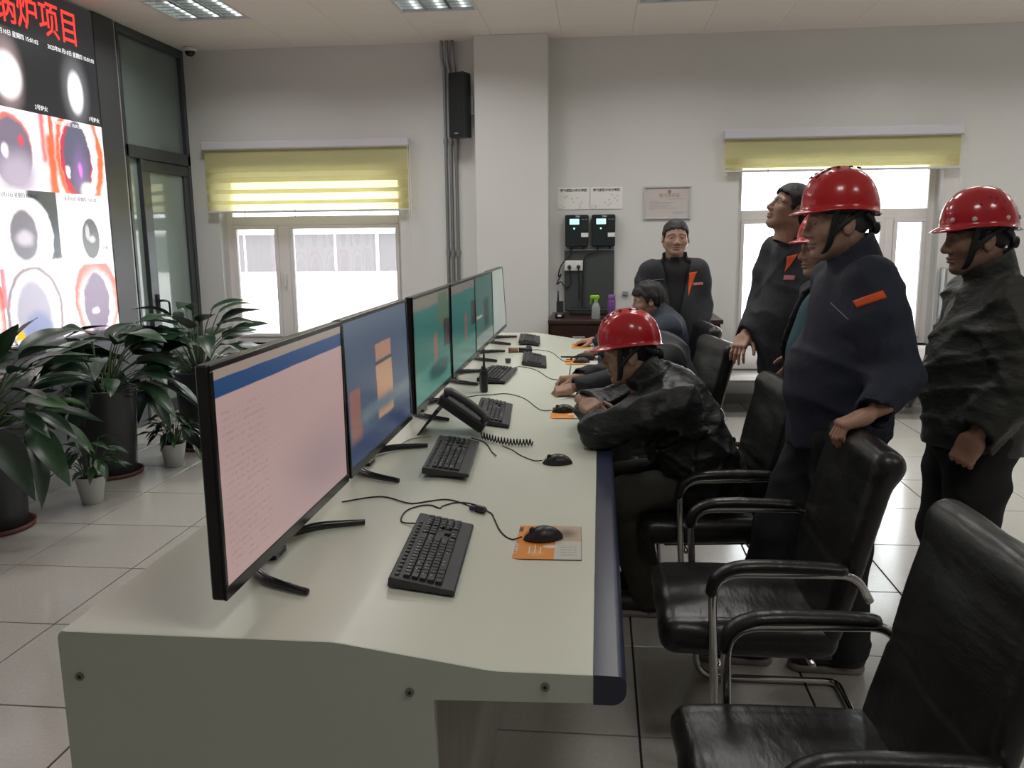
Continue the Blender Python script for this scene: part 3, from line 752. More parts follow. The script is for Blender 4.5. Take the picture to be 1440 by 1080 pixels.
def s_box(P, c, h, rad, Rm=None):
    Q = P-np.array(c, f32)
    if Rm is not None: Q = Q@np.array(Rm, f32)
    q = np.abs(Q)-(np.array(h, f32)-rad)
    return np.sqrt((np.maximum(q, 0)**2).sum(1))+np.minimum(q.max(1), 0)-rad
def folds(P, amp, freq, seed, dirn=(0, 0, 1), warp=1.6):
    """soft cloth folds"""
    r = np.random.RandomState(seed); out = np.zeros(len(P), f32)
    for k in range(4):
        d = np.array(dirn, f32)+r.uniform(-.75, .75, 3).astype(f32); d /= np.linalg.norm(d)
        e = r.uniform(-1, 1, 3).astype(f32)
        ph = P@d*freq*r.uniform(.7, 1.5)*2*np.pi+warp*np.sin(P@e*freq*3.1+r.uniform(0, 6))
        out += np.sin(ph+r.uniform(0, 6))/(k+1.3)
    return out*amp*.5
def creases(P, amp, freq, seed, dirn=(0, 0, 1)):
    """sharper drapery creases"""
    r = np.random.RandomState(seed); out = np.zeros(len(P), f32)
    for k in range(5):
        d = np.array(dirn, f32)*.9+r.uniform(-1, 1, 3).astype(f32); d /= np.linalg.norm(d)
        e = r.uniform(-1, 1, 3).astype(f32); g = r.uniform(-1, 1, 3).astype(f32)
        ph = P@d*freq*r.uniform(.6, 1.4)*np.pi+1.3*np.sin(P@e*freq*2.3+r.uniform(0, 6))
        m = .5+.5*np.sin(P@g*freq*2.0+r.uniform(0, 6))
        out += ((1-np.abs(np.sin(ph+r.uniform(0, 6))))**2.2-.22)*m
    return -out*amp*.8
def snets(fn, lo, hi, h):
    """surface nets: mesh of fn(P)<0"""
    lo = np.array(lo, float); hi = np.array(hi, float)
    n = np.maximum(np.ceil((hi-lo)/h).astype(int)+1, 3)
    ax = [(lo[i]+h*np.arange(n[i])).astype(f32) for i in range(3)]
    G = np.stack(np.meshgrid(*ax, indexing='ij'), -1).reshape(-1, 3)
    D = np.empty(len(G), f32)
    for s in range(0, len(G), 400000): D[s:s+400000] = fn(G[s:s+400000])
    D = D.reshape(n); S = D < 0
    c = np.zeros(n-1, np.uint8)
    for i in (0, 1):
        for j in (0, 1):
            for k in (0, 1): c += S[i:n[0]-1+i, j:n[1]-1+j, k:n[2]-1+k]
    act = (c > 0) & (c < 8); idx = -np.ones(n-1, int); A = np.argwhere(act); idx[act] = np.arange(len(A))
    pos = np.zeros((len(A), 3)); cnt = np.zeros(len(A))
    for axn in range(3):
        o = [x for x in range(3) if x != axn]
        for p in (0, 1):
            for q in (0, 1):
                a = A.copy(); a[:, o[0]] += p; a[:, o[1]] += q; b = a.copy(); b[:, axn] += 1
                da = D[a[:, 0], a[:, 1], a[:, 2]]; db = D[b[:, 0], b[:, 1], b[:, 2]]
                m = (da < 0) != (db < 0); t = da[m]/(da[m]-db[m])
                pt = a[m].astype(float); pt[:, axn] += t
                pos[m] += pt; cnt[m] += 1
    V = lo+h*pos/np.maximum(cnt, 1)[:, None]
    Fs = []
    for axn in range(3):
        o = [(axn+1) % 3, (axn+2) % 3]
        s0 = [slice(0, n[i]-(1 if i == axn else 0)) for i in range(3)]; s1 = list(s0); s1[axn] = slice(1, n[axn])
        E_ = S[tuple(s0)] != S[tuple(s1)]
        e = np.argwhere(E_); e = e[(e[:, o[0]] > 0) & (e[:, o[1]] > 0) & (e[:, o[0]] < n[o[0]]-1) & (e[:, o[1]] < n[o[1]]-1)]
        ins = S[e[:, 0], e[:, 1], e[:, 2]]
        q = []
        for du, dv in ((-1, -1), (0, -1), (0, 0), (-1, 0)):
            k = e.copy(); k[:, o[0]] += du; k[:, o[1]] += dv; q.append(idx[k[:, 0], k[:, 1], k[:, 2]])
        q = np.stack(q, 1); q[~ins] = q[~ins][:, ::-1]; Fs.append(q)
    return V, np.concatenate(Fs)
def relax(V, Fq, it=1, lam=.5):
    """light Laplacian smoothing"""
    e = np.concatenate([Fq[:, [0, 1]], Fq[:, [1, 2]], Fq[:, [2, 3]], Fq[:, [3, 0]]])
    for _ in range(it):
        s = np.zeros_like(V); c = np.zeros(len(V))
        np.add.at(s, e[:, 0], V[e[:, 1]]); np.add.at(c, e[:, 0], 1); np.add.at(s, e[:, 1], V[e[:, 0]]); np.add.at(c, e[:, 1], 1)
        V = V+lam*(s/np.maximum(c, 1)[:, None]-V)
    return V
def np_mesh(name, V, Fq, m, smooth=True, off=(0, 0, 0)):
    V = np.asarray(V, float)-np.array(off); Fq = np.asarray(Fq)
    me = bpy.data.meshes.new(name); k = Fq.shape[1]
    me.vertices.add(len(V)); me.vertices.foreach_set('co', V.astype(f32).ravel())
    me.loops.add(Fq.size); me.loops.foreach_set('vertex_index', Fq.ravel().astype(np.int32))
    me.polygons.add(len(Fq)); me.polygons.foreach_set('loop_start', np.arange(0, Fq.size, k, dtype=np.int32))
    me.update(calc_edges=True); me.validate()
    me.polygons.foreach_set('use_smooth', [smooth]*len(me.polygons))
    if m: me.materials.append(m)
    return me
def rotm(ax, deg):
    return np.array(Matrix.Rotation(R(deg), 3, ax), f32)
# ------------------------------------------------------------------ roller blinds
def blind_mat(name, col, tr, trans_col, clear=0):
    m = bpy.data.materials.new(name); m.use_nodes = True; nt = m.node_tree; nt.nodes.clear(); L = nt.links.new
    o = nd(nt, 'ShaderNodeOutputMaterial'); d = nd(nt, 'ShaderNodeBsdfDiffuse'); t = nd(nt, 'ShaderNodeBsdfTranslucent'); mx = nd(nt, 'ShaderNodeMixShader')
    d.inputs[0].default_value = (*col, 1); t.inputs[0].default_value = (*trans_col, 1); mx.inputs[0].default_value = tr
    L(d.outputs[0], mx.inputs[1]); L(t.outputs[0], mx.inputs[2])
    out = mx.outputs[0]
    if clear:
        c = nd(nt, 'ShaderNodeBsdfTransparent'); m2 = nd(nt, 'ShaderNodeMixShader'); m2.inputs[0].default_value = clear
        c.inputs[0].default_value = (1, .95, .7, 1); L(out, m2.inputs[1]); L(c.outputs[0], m2.inputs[2]); out = m2.outputs[0]
    L(out, o.inputs[0]); return m
M_BDENSE = blind_mat('blind_dense', (.68, .70, .52), .58, (1, .93, .55))
M_BSHEER = blind_mat('blind_sheer', (.74, .75, .58), .76, (1, .97, .70), .52)
M_BRAIL = mat('blind_rail', (.62, .62, .66), .4)
def blind(x0, x1, z0, z1, lab, bands, cass):
    t = thing('roller_blind', lab, 'blind', ((x0+x1)/2, 7.93, z0), 0, 'striped roller blinds')
    w = (x1-x0)/2; H = z1-z0
    MB().rbox(-w-.01, w+.01, -.045, .055, H-cass, H, .012).obj('cassette', M_BRAIL, t)
    MB().rbox(-w, w, -.014, .010, 0, .020, .005).obj('bottom_rail', M_BRAIL, t)
    z = H-cass; 
    for k, (h, dense) in enumerate(bands):
        zb = max(.018, z-h)
        MB().box(-w+.008, w-.008, -.002, .0, zb, z).obj('fabric_band', M_BDENSE if dense else M_BSHEER, t)
        z = zb
    for s in (-.62*w, -.12*w): MB().rbox(s-.004, s+.004, -.017, -.013, -.045, .03, .002).obj('rail_clip', M_GREYMETAL, t)
    ch = MB().tube([(w-.004, -.03, H-.06), (w-.002, -.03, -.35), (w+.008, -.03, -.37), (w+.018, -.03, -.35), (w+.016, -.03, H-.06)], .003, 6)
    ch.obj('pull_chain', M_WHITEPL, t)
blind(-3.764, -1.775, 1.824, 2.488, 'yellow striped roller blind half lowered over the left window', [(.205, 1), (.045, 0), (.050, 1), (.065, 0), (.040, 1), (.065, 0), (.035, 1), (.2, 0)], .080)
blind(1.105, 3.126, 2.118, 2.492, 'yellow striped roller blind rolled up high above the right window', [(.165, 1), (.05, 0), (.03, 1), (.2, 0)], .088)

# ------------------------------------------------------------------ things on and against the back wall
YW = YB
def sheet(xc, lab, s):
    t = thing('wall_sheet', lab, 'notice', (xc, YW-.001, 1.915), 0, 'gas alarm layout sheets')
    MB().rbox(-.148, .148, -.005, 0, -.10, .10, .0015).obj('sheet_board', M_PAPER, t)
    link('title_lettering', text_mesh('燃气报警分布示意图', .0275, M_INK, 'title_lettering', bold=.0006), t, (0, -.0056, .072), (R(90), 0, 0))
    r = random.Random(s)
    q = MB()
    for k in range(9):
        x, z = r.uniform(-.12, .10), r.uniform(-.08, .03); q.box(x, x+.022, -.0056, -.005, z, z+.003); q.box(x+.004, x+.016, -.0056, -.005, z-.009, z-.006)
    q.box(-.142, -.10, -.0056, -.005, -.092, -.090).box(-.142, -.10, -.0056, -.005, -.068, -.066).box(-.142, -.140, -.0056, -.005, -.092, -.066).box(-.102, -.10, -.0056, -.005, -.092, -.066)
    q.obj('diagram_marks', M_INKLIGHT, t)
sheet(-.246, 'left gas alarm layout sheet above the black alarm boxes', 1); sheet(.058, 'right gas alarm layout sheet above the black alarm boxes', 2)
cf = thing('certificate_frame', 'silver framed certificate hung above the bareheaded standing man', 'picture frame', (.611, YW-.001, 1.866))
a, b = .215, .150
for bx in ((-a, a, -b, -b+.018), (-a, a, b-.018, b), (-a, -a+.018, -b+.018, b-.018), (a-.018, a, -b+.018, b-.018)):
    MB().rbox(bx[0], bx[1], -.020, 0, bx[2], bx[3], .004).obj('frame_bar', mat('silver_frame', (.60, .60, .61), .3, metal=.15), cf)
MB().box(-a+.017, a-.017, -.006, -.002, -b+.017, b-.017).obj('certificate_paper', mat('pinkish_paper', (.60, .55, .54), .35, spec=.6), cf)
link('heading_lettering', text_mesh('排污许可证', .038, mat('faded_red_ink', (.40, .16, .14), .7), 'heading_lettering'), cf, (.02, -.0066, .062), (R(90), 0, 0))
q = MB()
for k, (x0_, x1_, z) in enumerate(((.0, .16, .030), (-.16, -.08, .012), (-.16, .05, .000), (-.16, .03, -.013), (-.16, .04, -.026), (-.16, .0, -.039), (-.16, .09, -.052), (-.16, -.12, -.065), (.04, .17, -.088), (.06, .15, -.10))):
    q.box(x0_, x1_, -.0066, -.006, z, z+.0045)
q.obj('certificate_lines', M_INKLIGHT, cf)
MB().cyl((.02, -.0066, .098), (.02, -.006, .098), .017, n=20).obj('emblem', mat('dim_emblem', (.3, .2, .2), .6), cf)
M_BOXDK = mat('alarm_box', (.014, .022, .024), .35)
def alarm(xc, lab):
    t = thing('alarm_controller', lab, 'alarm box', (xc, YW-.001, 1.473), 0, 'gas alarm control boxes')
    MB().rbox(-.108, .108, -.085, 0, 0, .293, .010).obj('box_body', M_BOXDK, t)
    MB().rbox(-.066, .022, -.0865, -.084, .205, .255, .001).obj('display', mat('alarm_lcd', (.3, .5, .5), .3, emit=(.55, .95, .95), estr=1.0), t)
    MB().cyl((-.024, -.088, .168), (-.024, -.084, .168), .008, n=12).obj('power_light', mat('green_led', (.1, .5, .3), .3, emit=(.35, 1, .75), estr=1.6), t)
    MB().rbox(.04, .106, -.0862, -.084, .09, .128, .001).obj('paper_label', M_PAPER, t)
    link('model_lettering', text_mesh('TGH', .020, M_PAPER, 'model_lettering', bold=.0006), t, (.008, -.0862, .276), (R(90), 0, 0))
    for k in range(2): MB().rbox(.045+k*.03, .064+k*.03, -.0862, -.084, .246, .252, .001).obj('indicator', M_INKLIGHT, t)
    bt = MB()
    for r_ in range(3):
        for c_ in range(2): bt.rbox(.044+c_*.03, .064+c_*.03, -.087, -.084, .165+r_*.024, .178+r_*.024, .0015)
    bt.obj('buttons', M_DGREYPL, t)
    for x in (-.052, .060): MB().cyl((x, -.04, 0), (x, -.04, -.022), .011, n=12).obj('cable_gland', M_BLACKPL, t)
alarm(-.213, 'left black gas alarm box with lit display on back wall'); alarm(.032, 'right black gas alarm box with lit display on back wall')
gb = thing('grey_board', 'dark grey board fixed to the wall under the alarm boxes', 'board', (-.097, YW-.001, .885))
MB().rbox(-.232, .232, -.030, 0, 0, .552, .004).obj('board_panel', mat('board_grey', (.058, .068, .068), .45), gb)
MB().rbox(-.232, .232, -.034, 0, .553, .572, .003).obj('board_top_strip', mat('board_strip', (.30, .33, .33), .45), gb)
so = thing('power_socket', 'white double wall socket with two black plugs', 'socket', (-.242, YW-.032, 1.30))
MB().rbox(-.086, .086, -.022, 0, -.048, .048, .005).obj('socket_plate', M_WHITEPL, so)
for x in (-.04, .045):
    MB().rbox(x-.020, x+.020, -.024, -.021, -.030, .034, .003).obj('socket_insert', M_PAPER, so)
    pl = MB().cyl((x, -.024, -.012), (x, -.055, -.014), .020, .013, 14).obj('plug', M_BLACKPL, so, True)
def wire(name, pts, lab, r=.006): 
    P = catmull(pts, 6); o0 = Vector(P[0]); c = MB().tube([q-o0 for q in P], r, 7).obj(name, M_RUBBER, None, True, loc=o0); return tag(c, lab, 'cable', 'black alarm box cables')
wire('power_cable', [(-.265, 7.955, 1.45), (-.275, 7.95, 1.40), (-.36, 7.955, 1.30), (-.385, 7.965, 1.20), (-.36, 7.97, 1.22), (-.40, 7.965, 1.13), (-.36, 7.96, 1.15), (-.32, 7.955, 1.10), (-.27, 7.95, 1.13), (-.275, 7.925, 1.22), (-.282, 7.915, 1.28)], 'black looped cable from the left alarm box to the socket')
wire('power_cable', [(-.020, 7.955, 1.45), (-.03, 7.945, 1.425), (-.12, 7.95, 1.40), (-.15, 7.95, 1.30), (-.158, 7.95, 1.0), (-.16, 7.955, .90)], 'black cable running down the grey board from the right alarm box')
wire('power_cable', [(-.197, 7.915, 1.28), (-.195, 7.92, 1.20), (-.19, 7.95, 1.10), (-.192, 7.955, .99)], 'short black cable hanging from the right plug of the socket')
wbx = MB().rbox(-.02, .03, -.03, 0, -.02, .02, .004).obj('wall_switch', M_GREYMETAL, None, loc=(.235, YW-.001, 1.04)); tag(wbx, 'small grey switch box on wall beside the bareheaded standing man', 'switch')
eb = thing('distribution_box', 'grey steel distribution box on the wall right of the window', 'electrical box', (3.30, YW-.001, .56))
MB().rbox(-.25, .25, -.13, 0, 0, .70, .006).obj('box_body', M_GREYMETAL, eb)
dr = MB().rbox(-.235, .235, -.142, -.13, .015, .685, .004).obj('box_door', mat('box_door_grey', (.52, .52, .50), .4), eb)
MB().cyl((-.20, -.15, .34), (-.20, -.14, .34), .014, n=12).obj('lock', M_BLACKPL, dr)
MB().box(-.15, .02, -.1432, -.142, .62, .645).obj('name_plate', M_PAPER, dr)

# conduits, loudspeaker, dome camera
for k, (xt, xb) in enumerate(((-1.432, -1.432), (-1.385, -1.385), (-1.335, -1.335))):
    P = fillet([(xt-.012, YW-.06, ZC-.002), (xt-.012, YW-.06, 3.17), (xb, YW-.017, 3.08), (xb, YW-.017, .05)], .05)
    o0 = Vector((xb, YW-.017, .05))
    c = thing('conduit', ['left', 'middle', 'right'][k]+' of the three grey steel conduits beside the column', 'pipe', o0, 0, 'steel conduits on the back wall')
    MB().tube([p-o0 for p in P], .0155, 10).obj('pipe', M_PIPE, c, True)
    for z in (.6, 1.38, 2.40): MB().cyl((0, 0, z-.03), (0, 0, z+.03), .020, n=12).rbox(-.026, .026, .004, .016, z-.008, z+.008, .002).obj('clamp', M_PIPE, c)
sp = thing('loudspeaker', 'black column loudspeaker mounted beside the grey conduits', 'loudspeaker', (-1.262, 7.80, 2.46), R(-20))
MB().rbox(-.078, .078, -.07, .07, 0, .56, .006).obj('cabinet', M_BLACKPL, sp)
MB().rbox(-.068, .068, -.075, -.069, .012, .548, .002).obj('grille', mat('speaker_cloth', (.012, .014, .015), .8), sp)
MB().rbox(-.018, .018, -.077, -.074, .028, .038, .001).obj('badge', M_GREYMETAL, sp)
MB().rbox(-.02, .10, .068, .11, .2, .36, .004).obj('bracket', M_GREYMETAL, sp)
dc = thing('dome_camera', 'small white and black dome camera on the ceiling corner above the door', 'camera', (-3.79, 7.86, ZC))
MB().lathe([(.055, -.035), (.062, -.03), (.062, -.001), (.02, 0)], 20).obj('camera_base', M_WHITEPL, dc, True)
MB().lathe([(.004, -.082), (.026, -.075), (.043, -.055), (.048, -.036), (.03, -.034)], 20).obj('camera_dome', M_BLACKGL, dc, True)

# sideboard behind the desk, with things on it
sb = thing('sideboard', 'dark mahogany sideboard standing behind the far end of the desk', 'cabinet', (.30, 7.60, 0))
MB().rbox(-.74, .74, -.40, .38, .83, .865, .005).obj('cabinet_top', M_BROWN, sb)
MB().rbox(-.72, .72, -.37, .37, .06, .83, .004).obj('cabinet_body', M_BROWN, sb)
MB().rbox(-.70, .70, -.33, .35, 0, .06, .002).obj('plinth', M_BLACKPL, sb)
for k in range(3):
    d_ = MB().rbox(-.705+k*.472, -.245+k*.472, -.388, -.37, .62, .815, .004).obj('drawer', M_BROWN, sb); MB().rbox(-.53+k*.472, -.42+k*.472, -.40, -.387, .71, .722, .003).obj('drawer_handle', M_GREYMETAL, d_)
    d_ = MB().rbox(-.705+k*.472, -.245+k*.472, -.388, -.37, .075, .61, .004).obj('cabinet_door', M_BROWN, sb); MB().rbox(-.275+k*.472, -.262+k*.472, -.40, -.387, .45, .55, .003).obj('door_handle', M_GREYMETAL, d_)
rc = thing('radio_charger', 'black walkie-talkie in its charger on the dark sideboard', 'walkie-talkie', (-.345, 7.40, .8652))
MB().rbox(-.045, .045, -.045, .045, 0, .05, .012).obj('charger_cradle', M_BLACKPL, rc)
MB().rbox(-.03, .03, -.018, .018, .045, .15, .006).obj('radio_body', M_BLACKPL, rc); MB().cyl((-.016, 0, .148), (-.016, 0, .24), .009, .006, 10).obj('antenna', M_RUBBER, rc, True)
MB().rbox(-.018, .014, -.0465, -.044, .012, .032, .001).obj('charger_label', M_PAPER, rc)
rt = thing('flat_black_box', 'flat black box on the dark sideboard against the grey board', 'box', (-.10, 7.74, .8652)); MB().rbox(-.17, .17, -.10, .10, 0, .055, .006).obj('box_body', M_BLACKPL, rt); MB().rbox(-.15, .15, -.1015, -.099, .02, .032, .001).obj('front_strip', M_DGREYPL, rt)
sy = thing('spray_bottle', 'clear spray bottle with a lime green trigger head', 'spray bottle', (-.03, 7.30, .8652))
MB().lathe([(.034, 0), (.038, .01), (.037, .10), (.026, .13), (.014, .145), (.014, .15)], 18).obj('bottle', mat('clear_plastic', (.5, .55, .52), .2, alpha=.45), sy, True)
MB().cyl((0, 0, .15), (0, 0, .172), .018, n=14).rbox(-.05, .03, -.014, .014, .170, .205, .008).prism([(-.045, .17), (-.036, .17), (-.046, .125), (-.052, .128)], -.006, .006).obj('trigger_head', mat('lime_plastic', (.24, .50, .03), .35), sy)
pb = thing('purple_flask', 'purple drinking flask on the dark sideboard', 'flask', (.105, 7.36, .8652))
MB().lathe([(.030, 0), (.034, .008), (.034, .15), (.030, .158)], 20).obj('flask_body', mat('purple_metal', (.17, .055, .26), .3), pb, True)
MB().lathe([(.030, .158), (.032, .162), (.032, .198), (.026, .205)], 20).obj('flask_lid', mat('purple_lid', (.20, .08, .30), .35), pb, True)

# ------------------------------------------------------------------ waiting bench under the right window
M_PERF = mat('perforated_steel', (.46, .44, .44), .35, metal=.6)
be = thing('waiting_bench', 'silver steel waiting bench under the right window', 'bench', (2.05, 7.55, 0))
MB().rbox(-1.02, 1.02, -.03, .03, .275, .33, .006).obj('beam', M_GREYMETAL, be)
for k in range(4):
    xa, xb = -1.0+k*.5+.015, -.5+k*.5-.015
    autosmooth(MB().prism([(-.28, .340), (-.25, .370), (.18, .350), (.22, .355), (.22, .343), (-.24, .357), (-.27, .330)], xa, xb, 'x').obj('seat', M_PERF, be), 40)
    autosmooth(MB().prism([(.20, .365), (.262, .550), (.275, .565), (.288, .555), (.225, .355)], xa, xb, 'x').obj('backrest', M_PERF, be), 40)
for k in range(5):
    x = -1.0+k*.5
    MB().tube(fillet([(x, .22, .35), (x, .20, .545), (x, -.22, .545), (x, -.24, .35)], .05), .016, 8, flat=(.7, 1.2)).obj('armrest', M_BLACKPL, be, True)
for x in (-.62, .78):
    MB().tube(fillet([(x, -.20, .012), (x, -.03, .25), (x, 0, .29), (x, .06, .25), (x, .33, .012)], .04), .022, 8, flat=(1, .8)).cyl((x, -.20, 0), (x, -.20, .02), .028, n=12).cyl((x, .33, 0), (x, .33, .02), .028, n=12).obj('leg', M_GREYMETAL, be, True)

# ------------------------------------------------------------------ office chairs
def chair_meshes():
    def seat(P):
        d = s_box(P, (-.045, 0, .415), (.255, .255, .052), .045)
        bulge = .018*np.exp(-((P[:, 0]+.05)**2+P[:, 1]**2)/.05)*(P[:, 2] > .41)
        d = d-bulge+folds(P, .004, 5, 3, (0, 1, 0))
        for y in (-.20, .20): d = d+.005*np.exp(-((P[:, 1]-y)/.006)**2)*(P[:, 2] > .43)
        return d
    RmB = rotm('Y', 14)
    def back(P):
        d = s_box(P, (.245, 0, .69), (.034, .252, .285), .032, RmB)
        d = smin(d, s_cap(P, (.318, -.225, .945), (.318, .225, .945), .036), .05)
        Q = (P-np.array((.245, 0, .69), f32))@RmB
        d = d-.014*np.exp(-((Q[:, 2]-.10)/.16)**2-(Q[:, 1]/.2)**2)*(Q[:, 0] < 0)
        d = d-.012*np.exp(-((Q[:, 2]+.17)/.10)**2-(Q[:, 1]/.2)**2)*(Q[:, 0] < 0)
        d = d+.007*np.exp(-((Q[:, 2]+.05)/.008)**2)*(Q[:, 0] < -.01)+folds(P, .003, 4, 9, (0, 1, 0))
        return d
    a = snets(seat, (-.33, -.29, .33), (.24, .29, .52), .011); b = snets(back, (.10, -.29, .38), (.40, .29, 1.01), .011)
    return np_mesh('seat', relax(a[0], a[1]), a[1], M_LEATHER), np_mesh('backrest', relax(b[0], b[1]), b[1], M_LEATHER)
ch_s, ch_b = chair_meshes()
def frame_side(s):
    y = s*.285
    P = fillet([(.272, s*.268, .565), (.225, y, .648), (-.165, y, .640), (-.150, y, .30), (-.125, y, .0135), (.36, y, .0135)], [.06, .085, .2, .07], 6)
    return P
fr = MB()
A = frame_side(-1)[:-1]; Bp = frame_side(1)[:-1]
cr = fillet([(.28, -.285, .0135), (.36, -.285, .0135), (.36, .285, .0135), (.28, .285, .0135)], .07, 6)
fr.tube(A+cr+Bp[::-1], .0125, 10)
fr.cyl((-.13, -.285, .355), (-.13, .285, .355), .010, n=8).cyl((.13, -.26, .36), (.13, .26, .36), .010, n=8)
ch_f = fr.mesh('chrome_frame', M_CHROME, True)
ch_p = []
for s in (-1, 1):
    pp = catmull([(.20, s*.285, .661), (.08, s*.285, .667), (-.08, s*.285, .664), (-.150, s*.285, .632), (-.168, s*.285, .575)], 5)
    ch_p.append(MB().tube(pp, [.014]+[.019]*(len(pp)-2)+[.012], 10, flat=(.85, 1.45)).mesh('armrest', M_LEATHER, True))
ch_pl = MB().rbox(-.20, .20, -.20, .20, .348, .366, .003).mesh('seat_board', M_BLACKPL)
chairs = [(.485, 1.675, 2, 'black leather armchair nearest the camera, cut by the right edge'), (.485, 2.565, 0, 'black leather armchair held by the man with the orange sleeve stripe'),
          (.445, 3.48, 6, 'black leather armchair of the helmet man at the desk'), (.375, 4.84, 12, 'black leather armchair of the man writing at the desk'), (.415, 5.74, 6, 'farthest black leather armchair, beyond the writing man')]
for x, y, a, lab in chairs:
    t = thing('office_chair', lab, 'chair', (x, y, 0), R(a), 'black leather office chairs along the desk')
    link('seat', ch_s, t); link('backrest', ch_b, t); link('chrome_frame', ch_f, t); link('seat_board', ch_pl, t)
    for m_ in ch_p: link('armrest', m_, t)
# ------------------------------------------------------------------ potted plants
M_LEAF = [mat('leaf_dark', (.013, .042, .020), .32, noise=.35, nscale=12, spec=.5), mat('leaf_mid', (.022, .068, .028), .30, noise=.3, nscale=12), mat('leaf_light', (.045, .115, .035), .3, noise=.3, nscale=10)]
M_STEM = mat('plant_stem', (.05, .095, .035), .5)
M_POT = mat('dark_ceramic', (.040, .045, .048), .33, noise=.15, nscale=5)
M_POTW = mat('white_ceramic', (.55, .57, .56), .35)
M_SOIL = mat('soil', (.02, .014, .010), .95, noise=.5, nscale=60)
M_SAUC = mat('terracotta', (.14, .055, .04), .6)
def leaf_mesh(Lh, Wd, droop, fold, tip, heart):
    b = MB()
    def f(u, v):
        s = (v-.5)*2
        w = Wd*(math.sin(PI*min(1, u**(.62 if heart else .85)))**(.8))*(1-.25*u*tip)
        x = Lh*u-(heart*.08*Lh*abs(s)*(1-u)**4); y = w*s*.5
        z = -droop*Lh*u*u+fold*abs(s)*w*.5+.012*Lh*math.sin(u*9+s*2)*abs(s)
        return (x, y, z)
    b.grid(f, 9, 4)
    return b
leafs = {}
for k, (Lh, Wd, dr_, fo, tp, he) in enumerate([(1, .36, .28, .35, 1, 0), (1, .42, .5, .25, 1, 0), (1, .62, .35, .22, .6, 1), (1, .30, .12, .4, 1, 0)]):
    for c in range(3): leafs[(k, c)] = leaf_mesh(Lh, Wd, dr_, fo, tp, he).mesh('leaf', M_LEAF[c], True)
def place_leaf(t, p, az, el, roll, size, k, c):
    o = link('leaf', leafs[(k, c)], t, p); o.scale = (size,)*3
    o.rotation_euler = (Matrix.Rotation(az, 4, 'Z') @ Matrix.Rotation(-el, 4, 'Y') @ Matrix.Rotation(roll, 4, 'X')).to_euler()
    return o
def big_plant(lab, loc, ph, pr, n, hgt, spread, seed, kinds, lsize, bias=0):
    t = thing('potted_plant', lab, 'potted plant', loc, 0, 'large potted plants below the video wall')
    r = random.Random(seed)
    MB().lathe([(pr*.80, .012), (pr*.84, .02), (pr*.97, ph*.7), (pr, ph-.03), (pr*1.04, ph-.02), (pr*1.04, ph), (pr*.94, ph), (pr*.92, ph-.05)], 28).obj('pot', M_POT, t, True)
    MB().lathe([(pr*.9, 0), (pr*1.02, .004), (pr*1.05, .028), (pr*.98, .028), (pr*.95, .012)], 28).obj('saucer', M_SAUC, t, True)
    MB().lathe([(.001, ph-.05), (pr*.9, ph-.05), (pr*.9, ph-.045), (.001, ph-.03)], 20).obj('soil', M_SOIL, t, True)
    st = MB()
    for i in range(n):
        az = 2.399*i+r.uniform(-.4, .4); f = (i+.5)/n
        out = spread*(.35+.65*math.sqrt(f))*r.uniform(.75, 1.1); h = hgt*(1-1.25*f)*r.uniform(.85, 1.1)+.04
        b0 = Vector((math.cos(az)*pr*.35*r.random(), math.sin(az)*pr*.35*r.random(), ph-.045))
        tip = Vector((math.cos(az)*out*.55, math.sin(az)*out*.55, ph+h))
        if loc[0]+tip.x < XL+.21: tip.x = XL+.21-loc[0]
        mid = (b0+tip)*.5+Vector((0, 0, h*.22))
        P = catmull([b0, mid, tip], 4); st.tube(P, [.006-.003*q/(len(P)-1) for q in range(len(P))], 5)
        d = (tip-mid).normalized(); el = math.asin(max(-1, min(1, d.z)))*.55+r.uniform(-.25, .2)-.55*f*f
        sz = lsize*r.uniform(.7, 1.15)
        aa = az+r.uniform(-.4, .4)
        if loc[0]+tip.x+math.cos(aa)*sz < XL+.17: aa = r.choice((-1, 1))*r.uniform(.9, 1.3)
        place_leaf(t, tip, aa, el, r.uniform(-.5, .5), sz, r.choice(kinds), r.choice((0, 0, 1, 1, 2) if bias else (0, 0, 0, 1)))
    st.obj('stems', M_STEM, t, True)
    return t
big_plant('tall dark potted plant nearest the camera below the video wall', (-3.36, 4.18, 0), .60, .20, 62, .34, .70, 5, (0, 1, 3), .38, 1)
big_plant('tall dark potted plant in the middle of the row below the video wall', (-3.33, 5.28, 0), .60, .20, 62, .34, .72, 8, (0, 1, 2), .36)
big_plant('tall dark potted plant nearest the glass door', (-3.03, 6.05, 0), .60, .18, 54, .42, .64, 12, (2, 2, 0, 1), .31)
